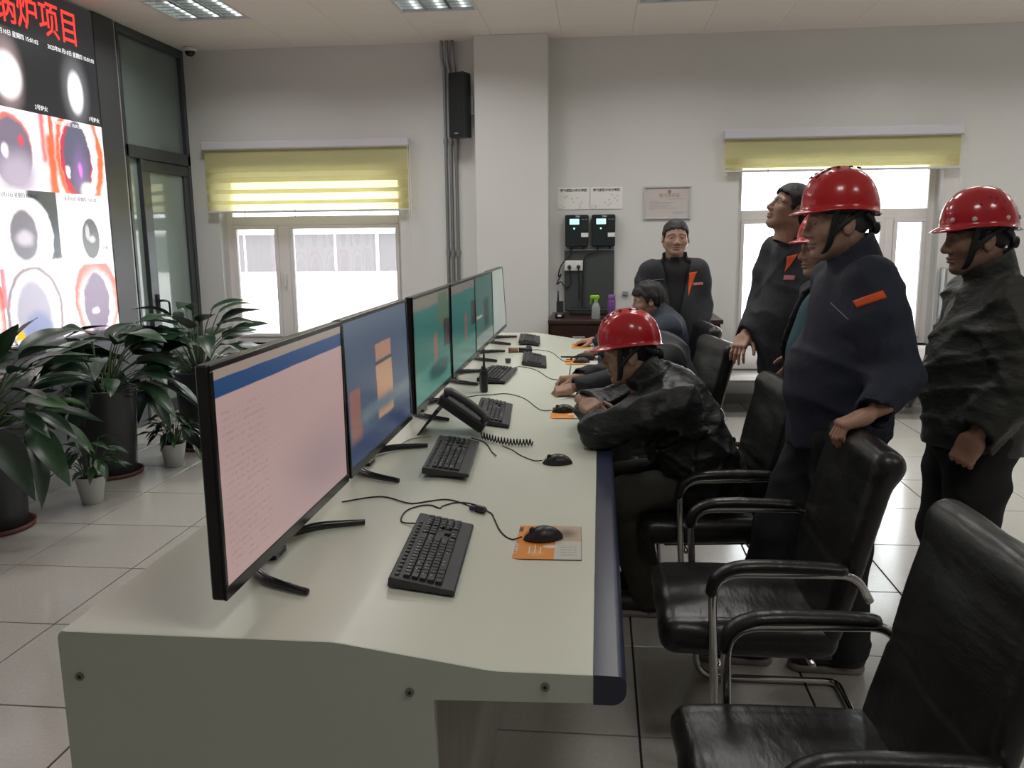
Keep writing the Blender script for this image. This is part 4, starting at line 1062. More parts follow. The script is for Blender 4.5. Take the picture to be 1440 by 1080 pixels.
def small_plant(lab, loc, seed, n=46):
    t = thing('potted_plant', lab, 'potted plant', loc, 0, 'small plants in white pots on the floor')
    r = random.Random(seed)
    MB().lathe([(.055, 0), (.060, .004), (.088, .165), (.092, .17), (.084, .17), (.080, .15)], 22).obj('pot', M_POTW, t, True)
    MB().lathe([(.001, .15), (.079, .15), (.079, .153), (.001, .16)], 16).obj('soil', M_SOIL, t, True)
    st = MB()
    for i in range(n):
        az = 2.399*i+r.uniform(-.3, .3); f = (i+.5)/n; out = .15*(.3+.7*math.sqrt(f))*r.uniform(.7, 1.1); h = .20*(1-.8*f)*r.uniform(.8, 1.1)+.02
        b0 = Vector((math.cos(az)*.03, math.sin(az)*.03, .155)); tip = Vector((math.cos(az)*out, math.sin(az)*out, .17+h)); mid = (b0+tip)*.5+Vector((0, 0, .03))
        st.tube(catmull([b0, mid, tip], 3), .002, 4)
        place_leaf(t, tip, az+r.uniform(-.5, .5), r.uniform(-.5, .5)-.35*f, r.uniform(-.5, .5), r.uniform(.085, .135), r.choice((0, 1, 3)), r.choice((0, 1, 1, 2)))
    st.obj('stems', M_STEM, t, True)
    return t
small_plant('small leafy plant in a white pot between the two nearest large pots', (-3.08, 4.66, 0), 21)
s2 = small_plant('small leafy plant in a white pot in front of the farthest large pot', (-2.99, 5.50, 0), 22)
o = place_leaf(s2, (.17, -.05, .17), -.3, -.9, 0, .13, 3, 2); MB().tube(catmull([(.05, -.02, .165), (.11, -.04, .20), (.17, -.05, .17)], 4), .002, 4).obj('trailing_stem', M_STEM, s2)
small_plant('small leafy plant cut by the left edge of the picture', (-3.36, 3.72, 0), 23)
# ------------------------------------------------------------------ people: shared heads, hands, shoes
def vcol_mat(name, rough, bump=0, bscale=300, spec=.35):
    m = bpy.data.materials.new(name); m.use_nodes = True; nt = m.node_tree; b = nt.nodes['Principled BSDF']; L = nt.links.new
    a = nd(nt, 'ShaderNodeAttribute', attribute_name='Col'); n = nd(nt, 'ShaderNodeTexNoise', inp={'Scale': 40, 'Detail': 4})
    tc = nd(nt, 'ShaderNodeTexCoord'); L(tc.outputs['Object'], n.inputs['Vector'])
    mr = nd(nt, 'ShaderNodeMapRange', inp={'From Min': .3, 'From Max': .7, 'To Min': .86, 'To Max': 1.06}); L(n.outputs[0], mr.inputs[0])
    mx = nd(nt, 'ShaderNodeMix', data_type='RGBA', blend_type='MULTIPLY'); mx.inputs[0].default_value = 1
    L(a.outputs[0], mx.inputs[6]); L(mr.outputs[0], mx.inputs[7]); L(mx.outputs[2], b.inputs['Base Color'])
    b.inputs['Roughness'].default_value = rough; b.inputs['Specular IOR Level'].default_value = spec
    return m
M_SKIN = vcol_mat('skin', .48)
M_EYEW = mat('eye_white', (.62, .58, .54), .2); M_IRIS = mat('eye_iris', (.012, .008, .006), .12)
M_HAIRB = mat('black_hair', (.009, .008, .008), .62, bump=.9, bscale=90, stretch=(1, 1, .25), bdist=.004)
M_HAIRG = mat('greying_hair', (.055, .052, .05), .6, noise=.5, nscale=120, bump=.5, bscale=150, bdist=.003)
def head_sdf(P):
    d = s_ell(P, (-.008, 0, .030), (.097, .076, .088))
    d = smin(d, s_ell(P, (.026, 0, -.030), (.063, .061, .083)), .03)
    for s in (-1, 1):
        d = smin(d, s_cap(P, (-.012, s*.050, -.048), (.056, s*.018, -.097), .019, .018), .025)
        d = smin(d, s_ell(P, (.056, s*.038, -.024), (.026, .025, .022)), .025)
        d = smin(d, s_cap(P, (.081, s*.010, .021), (.068, s*.052, .018), .010, .009), .018)
    d = smin(d, s_ell(P, (.066, 0, -.096), (.020, .023, .018)), .02)
    d = smin(d, s_cap(P, (.086, 0, .014), (.107, 0, -.028), .0075, .0112), .014)
    d = smin(d, s_ell(P, (.103, 0, -.034), (.0135, .0125, .0105)), .008)
    for s in (-1, 1):
        d = smin(d, s_ell(P, (.093, s*.0135, -.036), (.0115, .0085, .0085)), .008)
        d = smax(d, -s_ell(P, (.102, s*.0075, -.0455), (.006, .004, .003)), .003)
        d = smax(d, -s_ell(P, (.100, s*.032, .003), (.021, .019, .0115)), .014)
        d = smin(d, s_ell(P, (.0735, s*.032, .0015), (.0155, .016, .014)), .006)
        d = smax(d, -s_ell(P, (.094, s*.032, .0005), (.014, .0135, .0036)), .002)
    d = smin(d, s_ell(P, (.0855, 0, -.0605), (.0125, .0235, .0065)), .006)
    d = smin(d, s_ell(P, (.0845, 0, -.0725), (.0125, .0205, .0075)), .006)
    d = smax(d, -s_ell(P, (.101, 0, -.0665), (.013, .0245, .0019)), .003)
    d = smax(d, -s_ell(P, (.098, 0, -.0850), (.012, .020, .005)), .010)
    for s in (-1, 1):
        Rm = rotm('Y', -12)
        d = smin(d, s_ell(P, (-.006, s*.0785, -.008), (.0195, .0080, .032), Rm), .006)
        d = smax(d, -s_ell(P, (.000, s*.0885, -.004), (.0085, .0075, .0165), Rm), .004)
    d = smin(d, s_cap(P, (-.026, 0, -.055), (-.045, 0, -.20), .054, .058), .028)
    return d
HV, HF = snets(head_sdf, (-.116, -.098, -.165), (.130, .098, .130), .0027)
HV = relax(HV, HF, 1, .35)
def head_colors(V, tone, stubble=0, brow=1.0, grey=0):
    x, y, z = V[:, 0], V[:, 1], V[:, 2]; ay = np.abs(y)
    C = np.tile(np.array(tone), (len(V), 1))
    def mixc(mask, col):
        nonlocal C; mask = np.clip(mask, 0, 1)[:, None]; C = C*(1-mask)+np.array(col)*mask
    lips = np.exp(-((z+.0665)/.0085)**2)*np.exp(-(y/.021)**4)*(x > .085); mixc(lips*.55, (tone[0]*.72, tone[1]*.50, tone[2]*.50))
    br = np.exp(-((z-(.0265-.9*np.maximum(ay-.035, 0)**1.1))/.0045)**2)*(1/(1+np.exp(-(ay-.012)/.0025)))*(1/(1+np.exp((ay-.053)/.003)))*(x > .045)
    mixc(br*.85*brow, (.03+.1*grey, .025+.1*grey, .022+.1*grey))
    cheek = np.exp(-((z+.03)/.02)**2-((ay-.04)/.018)**2)*(x > .04); mixc(cheek*.18, (tone[0]*1.05, tone[1]*.78, tone[2]*.76))
    if stubble:
        sb_ = (1/(1+np.exp((z+.052)/.006)))*(x > .0)*(z > -.115); mixc(sb_*stubble*(1-lips), (.12, .10, .09))
    under = np.exp(-((z+.014)/.006)**2-((ay-.033)/.014)**2)*(x > .06); mixc(under*.25, (tone[0]*.55, tone[1]*.5, tone[2]*.5))
    return C
def hair_sdf(th, seed, front=.074, nape=-.055, fz=.0035, side=.016):
    def fn(P):
        d = s_ell(P, (-.010, 0, .031), (.097+th, .076+th*.9, .088+th))
        x = P[:, 0]
        zh = np.interp(x, [-.13, -.06, -.035, -.022, -.010, .004, .012, .026, .036, .055, .08, .13], [nape, nape, -.045, -.02, .026, .028, -.004, -.006, .035, .060, front, front+.004]).astype(f32)
        zh = zh-.16*np.abs(P[:, 1])*(x > .03)+.004*np.sin(P[:, 1]*210+seed)*(x > .0)+.003*np.sin(P[:, 1]*470+x*300)
        d = smax(d, zh-P[:, 2], .008)
        return d+folds(P, fz, 16, seed, (1, .3, .2), 2.5)
    return fn
_hair = {}
def hair_mesh(key):
    if key not in _hair:
        kw = {'crop': dict(th=.007, seed=1, front=.074, fz=.002), 'short': dict(th=.0105, seed=3, front=.064, fz=.0045), 'full': dict(th=.021, seed=5, front=.058, nape=-.075, fz=.006), 'side': dict(th=.019, seed=8, front=.062, nape=-.075, fz=.004)}[key]
        V, Fq = snets(hair_sdf(**kw), (-.14, -.11, -.1), (.125, .11, .16), .0042); _hair[key] = (relax(V, Fq, 1, .4), Fq)
    return _hair[key]
def eye_meshes():
    n, m_ = 14, 10; vs = []; fs = []; mi = []
    for i in range(m_+1):
        t = PI*i/m_
        for j in range(n): a = 2*PI*j/n; vs.append((.0134*math.cos(t), .0134*math.sin(t)*math.cos(a), .0134*math.sin(t)*math.sin(a)))
    for i in range(m_):
        for j in range(n): fs.append((i*n+j, i*n+(j+1) % n, (i+1)*n+(j+1) % n, (i+1)*n+j)); mi.append(1 if i < 2 else 0)
    me = bpy.data.meshes.new('eye'); me.from_pydata(vs, [], fs); me.materials.append(M_EYEW); me.materials.append(M_IRIS)
    me.polygons.foreach_set('material_index', mi); me.polygons.foreach_set('use_smooth', [True]*len(fs)); me.update(); return me
EYE = eye_meshes()

# hands: right hand, palm down, fingers along +x, thumb towards +y
def hand_sdf(curl, thumb=(.6, .75, -.25)):
    prims = []
    for fi, (y, ln, sp) in enumerate(((.030, .95, 5), (.010, 1.05, 1), (-.010, 1.0, -3), (-.029, .80, -8))):
        a = Vector((.084, y, 0)); ang = 0; segs = (.043*ln, .027*ln, .021*ln); rad = (.0092, .0084, .0076, .0066)
        c = curl[fi] if isinstance(curl[0], tuple) else curl
        for k in range(3):
            ang += R(c[k]); d = Vector((math.cos(ang)*math.cos(R(sp)), math.cos(ang)*math.sin(R(sp)), -math.sin(ang)))
            b = a+d*segs[k]; prims.append((tuple(a), tuple(b), rad[k], rad[k+1])); a = b
    tp = [Vector((.016, .026, -.006))]
    for d, l in ((thumb, .044), ((thumb[0]+.25, thumb[1]*.55, thumb[2]*1.1), .032), ((thumb[0]+.4, thumb[1]*.3, thumb[2]), .025)): tp.append(tp[-1]+Vector(d).normalized()*l)
    th = [(tuple(tp[k]), tuple(tp[k+1]), (.0125, .0112, .0095)[k], (.0112, .0095, .0075)[k]) for k in range(3)]
    def fn(P):
        d = s_box(P, (.047, 0, 0), (.046, .041, .0145), .013)
        d = smin(d, s_ell(P, (.032, .024, -.009), (.030, .020, .015)), .014)
        d = smin(d, s_ell(P, (.035, -.026, -.008), (.034, .016, .013)), .012)
        d = smin(d, s_cap(P, (-.075, 0, 0), (.008, 0, 0), .029, .0275, (1, 1, .74)), .022)
        for k in range(4):
            q = prims[k*3]
            for j in range(3):
                q = prims[k*3+j]; e = s_cap(P, *q); f_ = e if j == 0 else smin(f_, e, .003)
            d = smin(d, f_, .007)
            kn = prims[k*3][0]; d = smin(d, s_ell(P, (kn[0]+.002, kn[1], .006), (.010, .008, .008)), .008)
        for k, q in enumerate(th): e = s_cap(P, *q); t_ = e if k == 0 else smin(t_, e, .004)
        return smin(d, t_, .010)
    return fn
_hands = {}
def hand_mesh(key):
    if key not in _hands:
        c, t = {'relax': ((18, 28, 18), (.62, .70, -.30)), 'grip': (((40, 48, 25), (42, 52, 28), (44, 54, 28), (46, 56, 28)), (.75, .60, -.45)), 'mouse': ((14, 34, 24), (.70, .60, -.35)),
                'write': (((42, 52, 22), (48, 58, 30), (55, 65, 35), (60, 70, 35)), (.85, .35, -.50)), 'fist': ((62, 80, 45), (.8, .25, -.55))}[key]
        V, Fq = snets(hand_sdf(c, t), (-.07, -.062, -.115), (.195, .105, .034), .0026); _hands[key] = (relax(V, Fq, 1, .35), Fq)
    return _hands[key]

# shoes
M_SHOE = mat('dark_shoe', (.022, .018, .017), .5); M_SOLE = mat('grey_sole', (.26, .23, .21), .6); M_SHOEACC = mat('shoe_red_trim', (.25, .04, .03), .5)
def shoe_sdf(P):
    d = s_cap(P, (-.05, 0, .055), (.13, 0, .048), .046, .040, (1, 1, .9))
    d = smin(d, s_cap(P, (-.045, 0, .05), (-.05, 0, .115), .045, .047), .04)
    d = smax(d, .016-P[:, 2], .006); d = smax(d, P[:, 2]-.115, .006)
    return smax(d, -s_cap(P, (-.05, 0, .10), (-.05, 0, .15), .036), .006)
_v, _f_ = snets(shoe_sdf, (-.115, -.06, 0), (.19, .06, .13), .0065); SHOE = np_mesh('shoe', relax(_v, _f_, 1, .4), _f_, M_SHOE)
def sole_sdf(P):
    d = s_cap(P, (-.05, 0, .014), (.13, 0, .014), .050, .044, (1, 1, 1)); d = smax(d, -P[:, 2]+.001, .002); return smax(d, P[:, 2]-.026-.012*(P[:, 0] < -.02), .004)
_v, _f_ = snets(sole_sdf, (-.12, -.065, -.004), (.2, .065, .05), .006); SOLE = np_mesh('sole', _v, _f_, M_SOLE)

# helmets
M_HELM = mat('red_helmet', (.58, .014, .022), .22, coat=.5); M_HELM2 = mat('crimson_helmet', (.52, .010, .024), .18, coat=.6); M_STRAP = mat('helmet_strap', (.018, .020, .020), .6); M_RIVET = mat('white_rivet', (.70, .66, .64), .4)
def helmet_mesh(kind):
    nphi, nth = 56, 15
    rings = []
    def dome(phi, th):
        c, s = math.cos(th), math.sin(th); c = c**.82; s_ = s**.94
        cx, cy = math.cos(phi), math.sin(phi)
        x = (.126 if cx > 0 else .124)*c*cx-.004; y = .107*c*cy; z = .036+.130*s_
        if kind == 'ridge':
            b = math.exp(-(abs(y)/.019)**4)*.0055*min(1, s*1.6)+math.exp(-((abs(y)-.058)/.012)**2)*.003*min(1, s*1.6)*(1 if x > -.10 else .3)
            n = Vector((x/.126, y/.107, (z-.036)/.130)).normalized(); x += n.x*b; y += n.y*b; z += n.z*b
        return Vector((x, y, z))
    def rimz(phi): return math.cos(phi)**2*(-.004 if math.cos(phi) > 0 else -.020)
    for k in range(-3, nth+1):
        ring = []
        for j in range(nphi):
            phi = 2*PI*j/nphi
            if k >= 0:
                p = dome(phi, .001+(PI/2-.02)*(k/nth)); p.z += rimz(phi)*(1-k/nth)
            else:
                p = dome(phi, .001); p.z += rimz(phi)
                fr_ = abs(((phi+PI) % (2*PI))-PI); pk = max(0, math.cos(min(fr_/R(62), 1)*PI/2))
                base = (.0055 if kind == 'ridge' else .009)
                ext = (base+(.034 if kind == 'ridge' else .022)*pk)*(-k/3.)
                p += Vector((math.cos(phi), math.sin(phi), 0))*ext; p.z -= (.004+.013*pk)*(-k/3.)**1.4
            ring.append(p)
        rings.append(ring)
    vs = [p for r_ in rings for p in r_]; m_ = len(rings); n = nphi
    inner = []
    for ri, r_ in enumerate(rings):
        for p in r_:
            q = Vector((p.x, p.y, p.z-.036)); inner.append(Vector((p.x*.972, p.y*.972, .036+(p.z-.036)*.972-(.003 if ri < 3 else 0))))
    off = len(vs); vs += inner; fs = []
    for i in range(m_-1):
        for j in range(n):
            a, b, c, d = i*n+j, i*n+(j+1) % n, (i+1)*n+(j+1) % n, (i+1)*n+j
            fs.append((a, b, c, d)); fs.append((off+d, off+c, off+b, off+a))
    fs.append(tuple((m_-1)*n+j for j in range(n))); fs.append(tuple(off+(m_-1)*n+j for j in range(n))[::-1])
    for j in range(n): fs.append((off+j, off+(j+1) % n, (j+1) % n, j))
    mb = MB(); mb.add(vs, fs); return mb.mesh('helmet', M_HELM if kind == 'ridge' else M_HELM2, True), dome
HELM = {k: helmet_mesh(k) for k in ('ridge', 'smooth')}
def put_helmet(root, M4, kind, knob=True, strap=True):
    me, dome = HELM[kind]
    h = link('helmet', me, root); h.matrix_local = M4
    rg = MB()
    rg.tube([(.100*math.cos(a)-.008, .084*math.sin(a), .030) for a in [2*PI*k/28 for k in range(28)]], .010, 6, closed=True, flat=(1.3, .35)); rg.obj('head_band', M_STRAP, h, True)
    if strap:
        for s in (-1, 1):
            st = MB()
            st.tube(catmull([(.040, s*.094, .038), (.045, s*.080, -.020), (.050, s*.0655, -.072), (.056, s*.040, -.108), (.058, 0, -.121)], 6), .0110, 6, flat=(1, .16))
            st.tube(catmull([(-.050, s*.094, .034), (-.018, s*.086, .012), (.020, s*.085, -.018), (.045, s*.074, -.048)], 6), .0085, 6, flat=(1, .16))
            st.obj('chin_strap', M_STRAP, h, True)
    if knob:
        k = MB().tube(catmull([(-.055, .088, .020), (-.085, .068, -.004), (-.110, .02, -.020), (-.110, -.02, -.020), (-.085, -.068, -.004), (-.055, -.088, .020)], 6), .009, 6, flat=(1.2, .35))
        k.cyl((-.108, 0, -.026), (-.130, 0, -.028), .021, n=12); k.obj('ratchet_knob', M_STRAP, h, True)
    if kind == 'ridge':
        for s in (-1, 1):
            for a in (50, 60, 70, 82, 94, 104):
                th_ = R(a) if a <= 90 else R(180-a); p = dome(0 if a <= 90 else PI, th_); p = Vector((p.x, 0, p.z))
                y = s*.030; q = MB().rbox(-.0065, .0065, -.003, .003, -.002, .0035, .0012)
                q.xform(Matrix.Translation((p.x, y, p.z-.0055)) @ Matrix.Rotation(R(90-a), 4, 'Y')); q.obj('vent_slot', M_BLACKPL, h)
    else:
        for a in (-150, -112, -62, -28, 28, 62, 112, 150):
            p = dome(R(a), R(9)); p.z -= .002; n = Vector((math.cos(R(a)), math.sin(R(a)), .12)).normalized()
            MB().cyl(p-n*.002, p+n*.0025, .0088, .007, 14).obj('rivet', M_RIVET, h, True)
        for s in (-1, 1):
            for a, t in ((80, 22), (92, 30), (104, 22), (86, 42), (98, 40), (70, 30), (112, 34)):
                p = dome(R(a*s), R(t)); n = Vector((math.cos(R(a*s))*.6, math.sin(R(a*s)), math.tan(R(t)))).normalized()
                MB().cyl(p-n*.003, p+n*.0006, .0035, n=8).obj('vent_hole', M_BLACKPL, h)
    return h
# ------------------------------------------------------------------ person builder
def V3(t): return np.array(t, f32)
def unit(v): v = np.array(v, float); return v/np.linalg.norm(v)
def frame_from(x, up):
    x = unit(x); y = unit(np.cross(up, x)); z = np.cross(x, y); return np.stack([x, y, z], 1)
def decal(name, fn, c, u, v, nd_, m, parent, nu=8, nv=8, shape=None, off=.0022, th=.002):
    """patch laid on an implicit surface: u, v full-size vectors about centre c, looking along -nd_"""
    c, u, v, n = (np.array(k, float) for k in (c, u, v, nd_)); n = n/np.linalg.norm(n)
    a, b = np.meshgrid(np.linspace(-.5, .5, nu+1), np.linspace(-.5, .5, nv+1), indexing='ij'); a = a.ravel(); b = b.ravel()
    if shape: a, b = shape(a, b)
    P = c+a[:, None]*u+b[:, None]*v+n*.20
    for _ in range(60): P = P-n*(fn(P.astype(f32))*.85)[:, None]
    top = P+n*off; bot = P+n*(off-th-.004)
    vs = np.concatenate([top, bot]); N = len(P); k = nv+1
    q = np.array([(i*k+j, (i+1)*k+j, (i+1)*k+j+1, i*k+j+1) for i in range(nu) for j in range(nv)])
    border = [i*k for i in range(nu+1)]+[nu*k+j for j in range(1, nv+1)]+[i*k+nv for i in range(nu-1, -1, -1)]+[j for j in range(nv-1, 0, -1)]
    sd = np.array([(border[i], border[(i+1) % len(border)], border[(i+1) % len(border)]+N, border[i]+N) for i in range(len(border))])
    nrm = np.cross(u, v); fl = (nrm@n) < 0
    Fq = np.concatenate([q[:, ::-1] if fl else q, sd if fl else sd[:, ::-1]])
    return link(name, np_mesh(name, vs, Fq, m), parent)
def person(label, root, heading, J, head, tone, hair, jacket, trousers, helmet=None, hands=('relax', 'relax'), group='men in the control room', seat=False, shoes=True, stub=.15, grey=0, extra=None):
    """J: joints in the person's own frame (x forward, y left, z up). head: dict(c, yaw, pitch, scale, wide)"""
    rot = R(heading)
    j = {k: V3(v) for k, v in J.items()}
    # ---- head matrix
    Rh = np.array(Matrix.Rotation(R(head.get('yaw', 0)), 3, 'Z') @ Matrix.Rotation(-R(head.get('pitch', 0)), 3, 'Y') @ Matrix.Rotation(R(head.get('roll', 0)), 3, 'X'))
    hs, hw = head.get('scale', 1.), head.get('wide', 1.); S = np.diag([hs, hs*hw, hs]); A = Rh@S; hc = np.array(head['c'], float)
    fat = head.get('fat', 0)
    def hx(V):
        V = V.copy()
        if fat: g = 1+fat*np.exp(-((V[:, 2]+.06)/.045)**2); V[:, 1] *= g
        return V@A.T+hc
    parts = [(hx(HV), HF, head_colors(HV, tone, stub, 1, grey))]
    # ---- hands
    mats4 = {}
    for s, key, hk in ((1, 'L', hands[0]), (-1, 'R', hands[1])):
        if hk is None: continue
        V, Fq = hand_mesh(hk); V = V.copy(); Fq = Fq
        if s == 1: V[:, 1] *= -1; Fq = Fq[:, ::-1]
        fx = J.get('hand'+key) or tuple(j['wr'+key]-j['el'+key]); up = J.get('dors'+key, (0, 0, 1))
        Fr = frame_from(fx, up); w = j['wr'+key]+.020*unit(fx)
        Vw = V@Fr.T+w; C = np.tile(np.array(tone)*np.array((1.05, .98, .95)), (len(V), 1))
        parts.append((Vw, Fq, C)); mats4[key] = (Fr, w)
    # ---- inner body (covered by the clothes)
    upv = unit(j['ch']-j['pv'])
    def body_fn(P):
        d = s_cap(P, j['pv'], j['ch'], .095, .10)
        d = smin(d, s_cap(P, j['shL'], j['shR'], .04), .08)
        d = smin(d, s_cap(P, j['ch'], j['nb'], .07, .05), .05)
        d = smin(d, s_cap(P, j['nb'], tuple(hc+Rh@np.array((-.03, 0, -.08))*hs), .051, .05), .03)
        for s in 'LR':
            d = smin(d, smin(s_cap(P, j['sh'+s], j['el'+s], .038, .034), s_cap(P, j['el'+s], j['wr'+s], .034, .026), .02), .03)
            d = smin(d, smin(s_cap(P, j['hp'+s], j['kn'+s], .062, .048), s_cap(P, j['kn'+s], j['an'+s], .046, .036), .02), .04)
        return d
    A_ = np.stack([v for k, v in j.items() if len(k) == 3 or k in ('pv', 'ch', 'nb')])
    bl, bh = A_.min(0)-.16, A_.max(0)+.16
    V, Fq = snets(body_fn, bl, np.maximum(bh, hc+.02), .018); parts.append((V, Fq, np.tile(np.array(tone), (len(V), 1))))
    Vs = np.concatenate([p[0] for p in parts]); o = 0; Fs = []
    for p in parts: Fs.append(p[1]+o); o += len(p[0])
    me = np_mesh('person', Vs, np.concatenate(Fs), M_SKIN)
    ca = me.color_attributes.new('Col', 'FLOAT_COLOR', 'POINT'); C = np.concatenate([p[2] for p in parts]); ca.data.foreach_set('color', np.concatenate([C, np.ones((len(C), 1))], 1).astype(f32).ravel())
    ro = link('person', me, None, root, (0, 0, rot)); tag(ro, label, 'person', group)
    M4 = Matrix.Translation(hc) @ Matrix([list(r)+[0] for r in A]+[[0, 0, 0, 1]])
    M4 = Matrix([[A[0][0], A[0][1], A[0][2], hc[0]], [A[1][0], A[1][1], A[1][2], hc[1]], [A[2][0], A[2][1], A[2][2], hc[2]], [0, 0, 0, 1]])
    for s in (-1, 1):
        e = link('eye', EYE, ro); e.matrix_local = M4 @ Matrix.Translation((.0738, s*.032*(1+fat*.3), .0008))
    if hair:
        V, Fq = hair_mesh(hair[0]); link('hair', np_mesh('hair', hx(V), Fq, hair[1]), ro)
    if helmet: put_helmet(ro, M4 @ Matrix.Translation(helmet.get('off', (-.002, 0, .011))) @ Matrix.Rotation(-R(helmet.get('tilt', 0)), 4, 'Y'), helmet['kind'], helmet.get('knob', True), helmet.get('strap', True))
    # ---- jacket
    g = jacket; lf = np.array((math.sin(0), 1, 0), float)
    fw = unit(np.cross(lf, upv)); Mt = np.stack([fw, lf, upv], 1).astype(f32); T = float(np.linalg.norm(j['ch']-j['pv']))
    rb, rc, dp = g.get('belly', .185), g.get('chest', .185), g.get('depth', .78)
    ru, re, rw = g.get('sleeve', (.078, .066, .052)); pv = j['pv']; hem = g.get('hem', .12); amp = g.get('fold', .006); bo = g.get('bofs', .02); seed = g.get('seed', 1)
    neck_top = hc+Rh@np.array((-.03, 0, -.06))*hs; nax = unit(neck_top-j['nb'])
    def torso(P, grow=0.):
        Q = (P-pv)@Mt
        d = s_cap(Q, (-.0, 0, -hem-.16), (bo, 0, T*.45), rb*1.0, rb, (dp, 1, 1)); d = smin(d, s_cap(Q, (bo, 0, T*.45), (0, 0, T), rb, rc, (dp*.95, 1, 1)), .08)
        d = smin(d, s_cap(P, j['shL'], j['shR'], .066), .09); d = smin(d, s_cap(P, (j['shL']+j['shR'])/2, j['nb'], .095, .066), .07)
        return d-grow, Q
    def jk(P):
        d, Q = torso(P)
        d = smax(d, -(Q[:, 2]+hem), .012)
        for s in 'LR':
            sh, el, wr = j['sh'+s], j['el'+s], j['wr'+s]; dr = unit(wr-el).astype(f32)
            md = sh+(el-sh)*.38; sl = smin(smin(s_cap(P, sh, md, .064, ru), s_cap(P, md, el, ru, re), .03), s_cap(P, el, wr, re, rw), .03)
            if amp: sl = sl+.35*amp*np.sin(60*np.linalg.norm(P-el, axis=1)+3*P[:, 0]*8)*np.exp(-(np.linalg.norm(P-el, axis=1)/.13)**2)
            sl = smax(sl, (P-wr)@dr-.010, .006); sl = smax(sl, -np.maximum(s_cap(P, wr, wr+dr*.05, rw-.009), -((P-wr)@dr+.012)), .004)
            d = smin(d, sl, g.get('kar', .085))
        if amp: d = d+folds(P, amp*.7, g.get('ffreq', 5.5), seed, g.get('fdir', (.4, .2, 1)))+creases(P, amp*1.9, g.get('ffreq', 5.5)*.8, seed+3, g.get('fdir', (.4, .2, 1)))
        nk = s_cap(P, j['nb']-.03*nax, neck_top, .061, .063)
        d = smax(d, -np.maximum(nk, -((P-j['nb'])@nax.astype(f32)+.0)), .012)
        h = (P-j['nb'])@nax.astype(f32); ch_, cr_ = g.get('collar', (.065, .071))
        col = np.abs(s_cap(P, j['nb']-.05*nax, j['nb']+.25*nax, cr_, cr_+.012))-.0065
        Qx = (P-j['nb'])@fw.astype(f32)
        lim = h-ch_*(1-g.get('cdrop', .35)*np.clip(Qx/.08, 0, 1)); col = smax(col, lim, .006); col = smax(col, -(h+.05), .004)
        d = smin(d, col, .012)
        op = g.get('open')
        if op:     # jacket worn open down the front: cut a wedge
            hh = np.clip((Q[:, 2]-(T*op[2]))/(T*1.1), 0, 1.3); w = op[0]+(op[1]-op[0])*hh
            d = smax(d, -np.maximum(np.abs(Q[:, 1]-op[3])-w, g.get('openx', .02)-Q[:, 0]), .008)
        return d
    B_ = np.stack([j[k] for k in ('pv', 'ch', 'nb', 'shL', 'shR', 'elL', 'elR', 'wrL', 'wrR')])
    lo, hi = B_.min(0)-np.array((.20, .20, hem+.06)), B_.max(0)+np.array((.20, .20, .16))
    V, Fq = snets(jk, lo, hi, g.get('vox', .0092)); V = relax(V, Fq, 1, .4)
    jo = link('jacket', np_mesh('jacket', V, Fq, g['mat']), ro)
    if g.get('shirt'):
        def sh_(P):
            d, Q = torso(P, -.022); d = smax(d, -(Q[:, 2]+hem-.05), .012); nk = s_cap(P, j['nb']-.03*nax, neck_top, .055, .057)
            col = np.abs(s_cap(P, j['nb']-.05*nax, j['nb']+.25*nax, .060, .064))-.006; h = (P-j['nb'])@nax.astype(f32); col = smax(col, h-.028, .005); col = smax(col, -(h+.05), .004)
            d = smax(d, -np.maximum(nk, -h), .012); return smin(d, col, .01)
        V, Fq = snets(sh_, lo, hi, .012); link('shirt', np_mesh('shirt', relax(V, Fq, 1, .4), Fq, g['shirt']), ro)
    # ---- trousers
    rt, rk, ra = trousers.get('r', (.102, .080, .068)); ta = trousers.get('fold', .006)
    def tr_(P):
        d = s_ell(P, tuple(j['pv']-(0 if seat else .04)*upv), (.155, .175, .15))
        for s in 'LR':
            lg_ = smin(s_cap(P, j['hp'+s], j['kn'+s], rt, rk), s_cap(P, j['kn'+s], j['an'+s], rk*.98, ra), .04)
            lg_ = smax(lg_, (P-j['an'+s])@V3(unit(j['an'+s]-j['kn'+s]))-.03, .008); d = smin(d, lg_, .05)
        return d+folds(P, ta, 6, seed+7, (.2, .2, 1))+creases(P, ta*1.6, 5, seed+9, (.2, .2, 1))
    B_ = np.stack([j[k] for k in ('pv', 'hpL', 'hpR', 'knL', 'knR', 'anL', 'anR')])
    V, Fq = snets(tr_, np.maximum(B_.min(0)-.19, (-9, -9, .02)), B_.max(0)+.19, .013); link('trousers', np_mesh('trousers', relax(V, Fq, 1, .4), Fq, trousers['mat']), ro)
    if shoes:
        for s in 'LR':
            a = j['an'+s]; so_ = link('shoe', SHOE, ro, (a[0]+.03, a[1], 0), (0, 0, R(J.get('toe'+s, 0)))); link('sole', SOLE, so_)
    return ro, jk, mats4, M4
def stand(H, **kw):
    d = dict(pv=(0, 0, .535*H), ch=(0, 0, .735*H), nb=(.0, 0, .845*H), shL=(0, .185, .81*H), shR=(0, -.185, .81*H), elL=(-.02, .25, .635*H), elR=(-.02, -.25, .635*H), wrL=(.06, .25, .49*H), wrR=(.06, -.25, .49*H),
             hpL=(0, .09, .52*H), hpR=(0, -.09, .52*H), knL=(.015, .10, .285*H), knR=(.015, -.10, .285*H), anL=(-.03, .10, .075), anR=(-.03, -.10, .075))
    d.update(kw); return d
